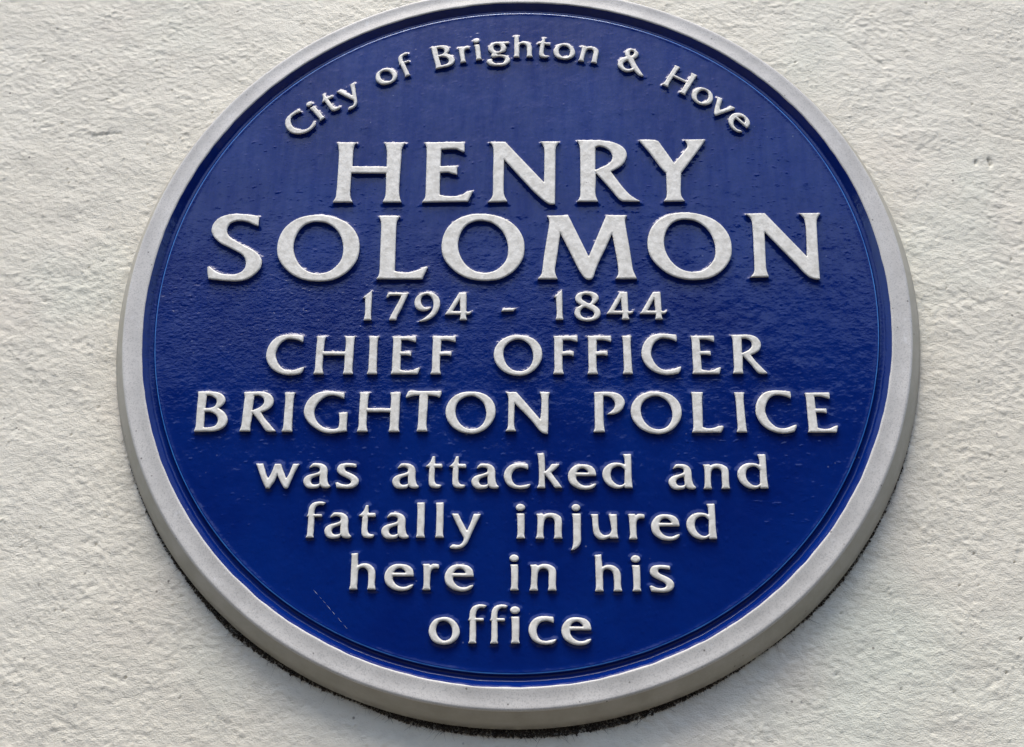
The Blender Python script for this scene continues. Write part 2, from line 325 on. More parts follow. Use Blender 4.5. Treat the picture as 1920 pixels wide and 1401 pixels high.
    'H': [[(0.14, 24.76, 1), (6.08, 24.74, 1), (5.44, 22.31, 0), (5.26, 19.37, 0), (5.34, 14.76, 1), (18.37, 14.59, 1), (18.59, 19.34, 0), (18.38, 22.28, 0), (17.67, 24.72, 1), (23.94, 24.70, 1), (23.47, 21.54, 0), (23.53, 13.49, 0), (23.54, 6.23, 0), (23.58, 2.63, 0), (24.22, -0.03, 1), (18.04, -0.03, 1), (18.53, 2.63, 0), (18.61, 6.24, 0), (18.40, 12.19, 1), (5.11, 12.43, 1), (5.20, 7.70, 0), (5.28, 4.09, 0), (6.26, -0.02, 1), (0.00, -0.01, 1), (0.84, 3.01, 0), (0.77, 9.89, 0), (0.70, 19.38, 0), (0.81, 22.32, 0)]],
    'I': [[(0.00, 24.68, 1), (6.32, 24.67, 1), (5.58, 22.24, 0), (5.54, 17.11, 0), (5.97, 4.05, 0), (6.41, -0.05, 1), (0.17, -0.04, 1), (1.00, 2.98, 0), (0.91, 9.84, 0), (0.85, 18.58, 0), (0.62, 22.25, 0)]],
    'E': [[(0.00, 24.43, 1), (14.24, 24.61, 1), (14.26, 22.56, 0), (14.02, 20.58, 1), (11.81, 21.46, 0), (9.07, 22.20, 0), (5.34, 22.21, 1), (5.53, 14.53, 1), (11.80, 14.52, 1), (11.73, 13.07, 0), (11.74, 11.62, 1), (9.56, 12.13, 0), (5.50, 12.28, 1), (5.79, 2.74, 1), (9.38, 2.02, 0), (12.71, 2.38, 0), (15.33, 3.67, 0), (17.45, 4.24, 1), (17.05, 2.59, 0), (16.17, -0.06, 1), (0.10, -0.05, 1), (0.76, 2.60, 0), (0.70, 7.65, 0), (0.66, 17.09, 0), (0.63, 21.49, 0)]],
    'F': [[(0.14, 24.59, 1), (14.35, 24.71, 1), (14.28, 22.50, 0), (14.14, 20.67, 1), (11.41, 21.56, 0), (9.03, 22.00, 0), (5.66, 21.79, 1), (5.60, 14.49, 1), (12.12, 14.63, 1), (12.04, 13.03, 0), (11.89, 11.43, 1), (9.72, 12.09, 0), (5.36, 11.95, 1), (5.37, 6.17, 0), (5.50, 2.93, 0), (6.28, -0.08, 1), (0.00, -0.07, 1), (0.81, 2.94, 0), (0.74, 9.79, 0), (0.72, 18.51, 0), (0.71, 22.17, 0)]],
    'O': [[(14.57, 25.13, 0), (19.62, 24.61, 0), (24.34, 22.40, 0), (27.71, 18.38, 0), (28.94, 13.66, 0), (28.42, 8.97, 0), (26.11, 4.67, 0), (22.48, 1.09, 0), (17.86, -0.90, 0), (13.88, -1.04, 0), (9.22, 0.03, 0), (4.51, 2.90, 0), (1.09, 7.57, 0), (0.00, 12.26, 0), (0.58, 16.61, 0), (2.86, 20.62, 0), (6.51, 23.54, 0), (10.19, 24.85, 0)], [(14.60, 22.57, 0), (18.30, 21.46, 0), (21.68, 18.39, 0), (23.39, 14.03, 0), (23.62, 9.70, 0), (22.12, 5.39, 0), (19.15, 2.52, 0), (15.17, 1.67, 0), (11.17, 2.89, 0), (7.79, 6.12, 0), (5.92, 10.45, 0), (5.65, 14.79, 0), (6.93, 18.42, 0), (10.24, 21.33, 0)]],
    'R': [[(0.25, 24.83, 1), (5.57, 25.18, 0), (10.87, 25.17, 0), (14.76, 23.92, 0), (17.21, 21.02, 0), (17.52, 17.76, 0), (15.79, 14.53, 0), (11.22, 12.02, 1), (13.72, 8.08, 0), (17.36, 3.81, 0), (20.50, 0.12, 1), (15.80, 0.12, 0), (13.95, 1.68, 0), (10.96, 5.95, 0), (6.40, 11.67, 1), (6.09, 6.67, 0), (5.87, 3.11, 0), (6.14, 0.13, 1), (0.00, 0.14, 1), (0.83, 3.11, 0), (1.01, 9.53, 0), (1.10, 18.88, 0), (1.09, 22.14, 0)], [(6.41, 22.63, 1), (9.39, 22.63, 0), (11.90, 20.67, 0), (12.27, 18.14, 0), (10.59, 15.62, 0), (8.20, 14.18, 0), (6.03, 13.25, 1)]],
    'B': [[(0.00, 25.23, 1), (5.52, 25.37, 0), (10.96, 25.01, 0), (15.18, 23.45, 0), (17.17, 20.61, 0), (16.81, 17.78, 0), (13.81, 14.60, 1), (17.43, 12.15, 0), (19.58, 8.99, 0), (19.82, 5.50, 0), (17.54, 2.02, 0), (13.08, 0.28, 0), (7.80, -0.07, 0), (0.47, -0.08, 1), (1.30, 3.05, 0), (1.10, 8.63, 0), (0.68, 17.77, 0), (0.63, 22.74, 0)], [(5.82, 22.74, 1), (8.90, 22.38, 0), (11.83, 20.25, 0), (12.15, 17.42, 0), (10.37, 15.31, 0), (5.76, 14.60, 1)], [(5.69, 12.28, 1), (9.73, 12.14, 0), (12.98, 10.04, 0), (14.33, 6.89, 0), (13.02, 3.76, 0), (10.14, 2.71, 0), (6.29, 2.57, 1)]],
    'G': [[(23.21, 24.30, 1), (23.15, 22.38, 0), (23.07, 20.62, 1), (20.17, 22.03, 0), (16.10, 22.88, 0), (12.16, 22.03, 0), (8.40, 18.85, 0), (6.09, 14.28, 0), (6.29, 10.08, 0), (8.41, 5.91, 0), (11.61, 3.14, 0), (15.67, 1.76, 0), (18.98, 1.63, 0), (21.04, 2.46, 1), (21.37, 5.23, 0), (21.23, 9.05, 0), (20.56, 11.84, 1), (25.84, 12.19, 1), (25.75, 8.71, 0), (25.76, 3.85, 0), (26.14, 0.25, 1), (21.76, -0.30, 0), (17.20, -1.00, 0), (11.86, -0.18, 0), (7.03, 2.44, 0), (2.39, 6.60, 0), (0.00, 11.48, 0), (0.26, 16.39, 0), (2.86, 21.32, 0), (7.29, 24.51, 0), (12.57, 25.36, 0), (17.94, 25.22, 0)]],
    'T': [[(1.29, 25.57, 1), (20.76, 25.56, 1), (20.50, 23.44, 0), (19.72, 21.33, 1), (17.36, 22.39, 0), (12.91, 22.74, 1), (12.87, 15.72, 0), (12.64, 8.75, 0), (12.71, 3.90, 0), (13.51, 0.32, 1), (7.09, 0.31, 1), (7.75, 3.21, 0), (7.87, 12.22, 0), (7.93, 22.74, 1), (4.75, 22.60, 0), (0.17, 21.19, 1), (0.00, 22.03, 0)]],
    'N': [[(0.00, 24.85, 1), (5.94, 24.99, 1), (19.54, 7.77, 1), (20.16, 13.66, 0), (20.13, 22.04, 0), (19.12, 24.85, 1), (25.05, 24.85, 1), (24.20, 22.04, 0), (24.09, 13.66, 0), (23.98, 5.36, 0), (23.80, -1.16, 1), (21.53, -0.82, 0), (18.92, 1.23, 0), (14.98, 6.73, 0), (5.04, 17.83, 1), (4.82, 10.18, 0), (4.90, 3.96, 0), (6.05, 0.39, 1), (0.06, 0.38, 1), (1.45, 3.27, 0), (1.56, 8.79, 0), (1.63, 17.13, 0), (1.36, 22.04, 0)]],
    'P': [[(0.65, 24.70, 1), (6.36, 25.06, 0), (12.25, 24.70, 0), (16.14, 23.09, 0), (18.36, 19.94, 0), (18.29, 16.81, 0), (15.93, 12.99, 0), (11.98, 11.05, 0), (7.95, 11.05, 1), (10.72, 12.99, 0), (12.73, 15.76, 0), (12.66, 18.90, 0), (10.88, 21.34, 0), (8.61, 22.39, 0), (6.12, 22.39, 1), (6.00, 15.07, 0), (6.04, 5.40, 0), (6.73, 0.05, 1), (0.00, -0.09, 1), (0.94, 2.65, 0), (1.04, 10.21, 0), (1.03, 19.24, 0), (1.07, 22.04, 0)]],
    'L': [[(0.29, 24.84, 1), (7.45, 24.84, 1), (6.67, 22.04, 0), (6.49, 15.79, 0), (6.20, 3.06, 1), (9.56, 2.25, 0), (12.80, 2.73, 0), (15.42, 3.76, 0), (18.12, 3.76, 1), (17.58, 2.06, 0), (16.36, -0.19, 1), (0.00, -0.22, 1), (0.90, 2.72, 0), (1.06, 10.26, 0), (1.01, 19.26, 0), (1.03, 22.39, 0)]],
    'w': [[(0.00, 14.55, 1), (4.31, 14.56, 1), (5.14, 12.01, 0), (6.72, 7.78, 0), (7.92, 5.67, 1), (9.31, 8.39, 0), (11.10, 14.46, 1), (14.63, 14.47, 1), (16.89, 9.02, 0), (18.47, 5.70, 1), (19.87, 8.42, 0), (21.69, 14.49, 1), (25.52, 14.50, 1), (24.25, 12.06, 0), (22.32, 7.22, 0), (20.93, 3.01, 0), (19.91, 0.01, 1), (18.91, -0.48, 0), (17.69, -0.00, 1), (15.67, 2.99, 0), (12.98, 8.10, 1), (11.52, 3.58, 0), (9.99, 1.17, 0), (9.25, -0.33, 1), (7.21, -0.34, 1), (5.08, 3.55, 0), (2.85, 8.37, 0), (1.31, 12.00, 0)]],
    'a': [[(2.60, 11.78, 1), (3.63, 13.60, 0), (4.70, 14.82, 1), (7.63, 14.95, 0), (10.61, 14.41, 0), (12.79, 12.72, 0), (13.56, 10.30, 0), (13.66, 6.68, 0), (14.02, 4.28, 0), (14.73, 2.48, 0), (15.99, 1.29, 1), (15.47, 0.39, 0), (14.34, -0.03, 1), (12.29, 0.08, 0), (10.79, 0.67, 0), (9.82, 1.99, 1), (9.33, 0.67, 0), (8.51, 0.07, 1), (5.91, -0.24, 0), (2.97, 0.05, 0), (0.78, 1.84, 0), (0.00, 4.23, 0), (0.70, 6.34, 0), (2.92, 7.85, 0), (6.36, 8.77, 0), (8.90, 9.98, 0), (8.94, 11.80, 0), (7.52, 12.70, 0), (5.45, 12.82, 0)], [(9.26, 7.57, 1), (7.09, 6.96, 0), (4.85, 5.75, 0), (4.29, 3.95, 0), (5.41, 2.33, 0), (7.19, 1.98, 0), (9.48, 2.58, 1)]],
    's': [[(11.31, 14.46, 1), (11.15, 12.46, 1), (8.20, 12.88, 0), (5.56, 12.87, 0), (4.75, 11.84, 0), (5.44, 10.33, 0), (8.47, 8.83, 0), (11.51, 7.03, 0), (13.12, 4.63, 0), (12.42, 1.94, 0), (9.64, 0.14, 0), (5.59, -0.18, 0), (0.91, 0.23, 1), (0.00, 3.09, 1), (1.26, 3.40, 0), (3.66, 2.39, 0), (6.60, 2.04, 0), (8.58, 2.82, 0), (8.77, 4.32, 0), (6.92, 5.82, 0), (3.30, 7.61, 0), (0.81, 9.71, 0), (0.52, 12.13, 0), (1.67, 14.07, 0), (4.54, 14.87, 0), (8.06, 14.94, 0)]],
    't': [[(4.02, 19.25, 1), (5.60, 19.26, 1), (5.55, 16.95, 0), (5.81, 14.66, 1), (9.84, 14.67, 1), (10.06, 13.56, 0), (9.90, 12.38, 1), (5.69, 12.50, 1), (5.63, 8.46, 0), (5.81, 4.57, 0), (6.61, 2.96, 0), (7.88, 2.32, 0), (9.95, 2.13, 1), (9.49, 1.03, 0), (8.57, 0.26, 1), (5.76, 0.25, 0), (3.55, 1.01, 0), (2.55, 2.94, 0), (2.38, 7.80, 0), (2.54, 12.49, 1), (0.00, 13.14, 1), (1.53, 14.32, 0), (3.04, 16.29, 0)]],
    'c': [[(13.34, 14.76, 1), (13.55, 13.13, 0), (13.37, 11.51, 1), (11.17, 12.35, 0), (8.67, 12.60, 0), (5.86, 11.48, 0), (4.21, 8.56, 0), (4.38, 5.32, 0), (5.97, 2.74, 0), (8.79, 1.78, 0), (11.90, 2.24, 0), (15.13, 2.90, 1), (14.39, 1.48, 0), (13.16, 0.38, 1), (10.05, -0.14, 0), (5.70, 0.29, 0), (1.93, 2.40, 0), (0.00, 5.95, 0), (0.06, 9.84, 0), (2.08, 13.10, 0), (4.88, 14.74, 0), (8.64, 15.21, 0)]],
    'k': [[(0.01, 21.20, 1), (4.09, 21.21, 1), (4.42, 17.73, 0), (4.63, 10.23, 1), (6.94, 12.52, 0), (8.50, 14.80, 1), (12.88, 14.81, 1), (11.94, 13.18, 0), (8.19, 9.59, 1), (10.68, 6.04, 0), (12.55, 3.47, 0), (14.40, 0.58, 1), (10.37, 0.57, 1), (8.82, 2.81, 0), (6.63, 6.03, 0), (4.63, 8.42, 1), (4.46, 5.38, 0), (4.78, 0.42, 1), (0.00, 0.40, 1), (1.05, 2.46, 0), (1.33, 7.95, 0), (1.17, 14.46, 0), (0.65, 19.36, 0)]],
    'e': [[(16.11, 7.78, 1), (4.73, 7.70, 1), (4.73, 5.81, 0), (6.46, 3.33, 0), (9.02, 1.96, 0), (12.01, 1.88, 0), (14.45, 2.89, 0), (16.18, 3.15, 1), (15.50, 1.66, 0), (14.07, 0.41, 1), (11.12, -0.35, 0), (7.13, -0.13, 0), (3.57, 1.33, 0), (0.94, 3.79, 0), (0.00, 7.27, 0), (0.58, 10.28, 0), (2.69, 13.05, 0), (5.37, 14.42, 0), (9.38, 14.60, 0), (12.92, 13.87, 0), (15.27, 11.87, 0), (16.04, 9.37, 0)], [(11.63, 9.60, 1), (4.72, 9.70, 1), (6.02, 11.56, 0), (7.98, 12.43, 0), (10.01, 11.94, 0), (11.33, 10.59, 0)]],
    'd': [[(11.54, 20.79, 1), (16.10, 20.93, 1), (16.13, 14.59, 0), (16.06, 6.82, 0), (16.29, 3.61, 0), (16.52, 0.59, 1), (12.32, 0.58, 1), (11.73, 1.66, 1), (10.35, 0.70, 0), (7.25, 0.37, 0), (2.96, 2.28, 0), (0.24, 6.13, 0), (0.00, 10.65, 0), (2.23, 13.91, 0), (5.69, 15.54, 0), (9.43, 15.55, 0), (12.40, 14.58, 1), (12.47, 17.84, 0)], [(12.45, 11.34, 1), (10.62, 13.28, 0), (8.14, 13.60, 0), (5.31, 11.97, 0), (4.32, 8.72, 0), (5.18, 5.18, 0), (7.92, 2.61, 0), (10.38, 2.30, 0), (12.14, 3.59, 1)]],
    'n': [[(0.18, 14.60, 1), (3.90, 14.81, 1), (4.58, 14.11, 1), (6.53, 14.97, 0), (9.39, 15.12, 0), (12.20, 14.23, 0), (14.01, 12.75, 0), (14.58, 10.26, 0), (14.47, 5.81, 0), (14.49, 2.85, 0), (14.86, 0.30, 1), (10.15, 0.28, 1), (10.59, 2.35, 0), (10.57, 6.29, 0), (10.65, 10.25, 0), (9.70, 11.99, 0), (7.84, 12.73, 0), (5.91, 12.23, 0), (4.77, 10.48, 0), (4.30, 6.76, 0), (4.24, 2.82, 0), (4.72, 0.26, 1), (0.00, 0.25, 1), (0.67, 2.31, 0), (0.98, 6.75, 0), (1.04, 11.71, 0), (0.74, 13.46, 0)]],
    'f': [[(10.36, 20.67, 1), (9.01, 19.30, 1), (6.68, 19.47, 0), (5.04, 18.28, 0), (4.34, 16.22, 0), (4.35, 13.87, 1), (8.56, 13.89, 1), (8.80, 13.01, 0), (8.52, 12.24, 1), (4.48, 12.29, 1), (4.59, 8.02, 0), (4.74, 3.95, 0), (4.64, 1.63, 0), (5.15, 0.19, 1), (0.46, 0.16, 1), (1.17, 1.90, 0), (1.23, 6.84, 0), (1.19, 12.27, 1), (0.00, 12.68, 1), (0.68, 13.56, 0), (0.91, 15.62, 0), (1.30, 17.97, 0), (2.58, 20.05, 0), (4.82, 21.06, 0), (7.70, 21.37, 0)]],
    'l': [[(0.00, 20.88, 1), (4.31, 21.07, 1), (4.36, 15.90, 0), (4.51, 8.32, 0), (4.51, 3.11, 0), (5.13, 0.63, 1), (0.29, 0.61, 1), (0.76, 2.80, 0), (0.68, 8.30, 0), (0.63, 15.89, 0), (0.37, 19.12, 0)]],
    'y': [[(0.64, 14.51, 1), (4.18, 14.53, 1), (6.92, 9.01, 0), (9.33, 4.68, 1), (10.93, 8.44, 0), (12.76, 14.39, 1), (16.76, 14.41, 1), (14.86, 10.20, 0), (11.65, 2.67, 0), (9.53, -2.51, 0), (7.34, -4.81, 0), (4.54, -5.80, 0), (1.72, -5.70, 0), (0.00, -5.14, 1), (1.08, -3.70, 0), (2.20, -3.24, 1), (3.91, -3.57, 0), (5.60, -3.39, 0), (7.24, -1.66, 0), (7.75, 0.35, 1), (4.73, 6.10, 0)]],
    'i': [[(0.43, 14.74, 1), (4.68, 14.76, 1), (4.85, 9.85, 0), (4.80, 4.42, 0), (4.72, 2.26, 0), (5.28, 0.37, 1), (0.53, 0.34, 1), (1.05, 2.23, 0), (1.09, 7.10, 0), (0.90, 12.55, 0)], [(5.02, 18.39, 0), (4.69, 17.40, 0), (3.79, 16.67, 0), (2.54, 16.40, 0), (1.28, 16.65, 0), (0.35, 17.37, 0), (0.00, 18.36, 0), (0.32, 19.35, 0), (1.23, 20.09, 0), (2.48, 20.36, 0), (3.74, 20.10, 0), (4.67, 19.38, 0)]],
    'j': [[(0.78, 14.81, 1), (5.41, 14.83, 1), (5.35, 8.07, 0), (5.31, 2.70, 0), (5.27, -1.31, 0), (4.14, -3.97, 0), (1.83, -5.84, 0), (0.00, -6.32, 1), (0.86, -4.66, 0), (1.33, -1.99, 0), (1.38, 4.69, 0), (1.29, 11.42, 0)], [(5.11, 18.43, 0), (4.80, 17.45, 0), (3.97, 16.72, 0), (2.84, 16.45, 0), (1.72, 16.71, 0), (0.90, 17.43, 0), (0.60, 18.42, 0), (0.91, 19.41, 0), (1.74, 20.13, 0), (2.87, 20.40, 0), (4.00, 20.14, 0), (4.81, 19.42, 0)]],
    'u': [[(0.00, 14.52, 1), (4.16, 14.54, 1), (4.11, 10.81, 0), (4.38, 6.77, 0), (5.32, 4.10, 0), (7.59, 2.43, 0), (10.23, 3.12, 0), (11.58, 5.47, 1), (11.01, 10.17, 0), (10.10, 14.56, 1), (14.59, 14.58, 1), (14.59, 8.17, 0), (14.69, 3.47, 0), (15.22, 0.61, 1), (10.83, 0.58, 1), (10.19, 1.11, 1), (6.90, -0.04, 0), (3.63, 0.74, 0), (1.70, 3.41, 0), (1.11, 8.10, 0), (0.83, 12.15, 0)]],
    'r': [[(0.00, 14.67, 1), (3.90, 14.84, 1), (4.44, 13.94, 1), (5.90, 14.86, 0), (9.17, 14.47, 1), (9.21, 13.47, 0), (9.01, 12.22, 1), (7.00, 12.35, 0), (5.29, 11.44, 0), (4.62, 9.44, 0), (4.51, 5.95, 0), (4.49, 2.97, 0), (5.00, 0.25, 1), (0.38, 0.22, 1), (1.03, 2.45, 0), (1.03, 5.92, 0), (0.81, 10.91, 0), (0.57, 13.17, 0)]],
    'h': [[(0.00, 20.33, 1), (3.86, 20.76, 1), (3.94, 17.22, 0), (4.32, 13.69, 1), (6.52, 14.71, 0), (9.54, 14.73, 0), (12.13, 13.49, 0), (13.87, 11.24, 0), (14.38, 7.74, 0), (14.31, 3.75, 0), (15.02, 0.18, 1), (10.34, 0.15, 1), (10.68, 2.73, 0), (10.63, 6.71, 0), (10.22, 10.21, 0), (8.69, 12.11, 0), (6.65, 12.60, 0), (4.95, 11.68, 0), (4.46, 9.17, 0), (4.56, 4.68, 0), (4.45, 1.69, 0), (4.85, 0.11, 1), (0.06, 0.08, 1), (0.69, 2.66, 0), (0.60, 9.15, 0), (0.51, 15.68, 0), (0.46, 18.71, 0)]],
    'o': [[(8.16, 14.25, 0), (11.84, 13.56, 0), (15.05, 11.12, 0), (16.83, 7.55, 0), (16.71, 4.48, 0), (14.83, 1.67, 0), (11.28, -0.39, 0), (7.14, -0.52, 0), (2.95, 0.81, 0), (0.65, 3.84, 0), (0.00, 6.89, 0), (0.76, 9.97, 0), (2.99, 12.82, 0)], [(8.23, 12.24, 0), (10.61, 11.34, 0), (12.41, 9.04, 0), (13.02, 6.24, 0), (12.44, 3.43, 0), (10.68, 1.89, 0), (8.63, 1.47, 0), (6.52, 2.36, 0), (4.61, 4.64, 0), (3.88, 7.44, 0), (4.41, 10.00, 0), (5.90, 11.81, 0)]],
    'g': [[(7.65, 11.77, 1), (7.18, 10.79, 1), (4.49, 10.71, 1), (5.24, 9.12, 0), (5.58, 7.56, 0), (5.07, 5.87, 0), (4.16, 4.52, 0), (2.12, 3.88, 0), (-0.92, 3.33, 1), (-1.04, 2.63, 0), (-0.30, 2.26, 1), (2.69, 2.01, 0), (5.32, 1.17, 0), (6.92, -0.18, 0), (7.58, -1.85, 0), (7.23, -3.64, 0), (5.80, -5.33, 0), (3.57, -6.55, 0), (-0.26, -6.73, 0), (-4.40, -6.18, 0), (-6.84, -5.07, 0), (-8.31, -2.63, 1), (-7.50, -1.39, 0), (-5.97, -0.71, 0), (-4.22, -0.95, 1), (-4.37, -2.26, 0), (-3.45, -3.75, 0), (-1.83, -4.69, 0), (0.33, -4.97, 0), (2.34, -4.64, 0), (3.58, -3.33, 0), (4.16, -1.76, 0), (3.73, -0.51, 0), (2.27, 0.42, 0), (0.12, 0.80, 0), (-2.07, 0.48, 0), (-4.07, 0.45, 0), (-5.10, 1.65, 1), (-4.79, 2.84, 0), (-4.09, 3.39, 1), (-5.52, 5.14, 0), (-6.46, 6.44, 0), (-6.71, 8.09, 0), (-5.95, 10.07, 0), (-4.18, 11.96, 0), (-1.79, 12.58, 0), (1.56, 12.50, 0), (7.10, 12.33, 1)], [(-0.70, 10.95, 0), (0.78, 10.42, 0), (1.72, 9.01, 0), (1.89, 7.56, 0), (1.38, 5.77, 0), (-0.18, 4.79, 0), (-1.81, 5.64, 0), (-2.90, 7.16, 0), (-3.15, 9.01, 0), (-2.23, 10.57, 0)]],
    '&': [[(4.52, 17.46, 1), (4.76, 15.13, 0), (4.25, 13.34, 0), (2.93, 11.72, 1), (5.77, 8.39, 0), (8.87, 5.40, 0), (11.58, 2.97, 0), (13.55, 1.30, 1), (12.85, 0.37, 0), (11.18, 0.33, 0), (9.20, 1.20, 0), (6.29, 3.11, 1), (4.91, 1.70, 0), (2.72, 0.46, 0), (0.18, 0.22, 0), (-2.38, 1.12, 0), (-4.52, 2.40, 0), (-5.59, 4.07, 0), (-5.86, 6.72, 0), (-5.00, 9.09, 0), (-3.52, 10.77, 0), (-2.32, 11.66, 1), (-3.41, 12.88, 0), (-3.90, 14.55, 0), (-3.70, 16.69, 0), (-2.42, 18.43, 0), (-0.78, 19.13, 0), (1.11, 19.12, 0), (2.88, 18.37, 0)], [(-0.37, 17.43, 1), (0.70, 17.59, 0), (1.79, 16.36, 0), (1.63, 14.92, 0), (0.97, 13.58, 1), (0.11, 13.34, 0), (-0.76, 14.75, 0), (-1.08, 16.48, 0)], [(-0.27, 9.30, 1), (1.80, 7.41, 0), (4.52, 4.17, 1), (2.98, 2.94, 0), (0.88, 2.52, 0), (-0.95, 3.46, 0), (-2.10, 4.87, 0), (-2.09, 6.70, 0), (-1.44, 8.08, 0)]],
    'v': [[(-8.06, 11.85, 1), (-4.43, 12.79, 1), (-2.90, 9.53, 0), (-1.63, 6.42, 0), (-0.25, 4.81, 1), (1.39, 7.23, 0), (2.45, 9.50, 0), (2.73, 10.60, 0), (2.84, 11.73, 1), (6.19, 12.29, 1), (6.32, 11.01, 0), (4.05, 6.68, 0), (1.78, 2.36, 0), (0.37, -0.55, 1), (-0.62, -0.35, 0), (-1.74, 0.45, 1), (-3.70, 3.65, 0), (-5.62, 7.95, 0), (-6.75, 10.15, 0)]],
}
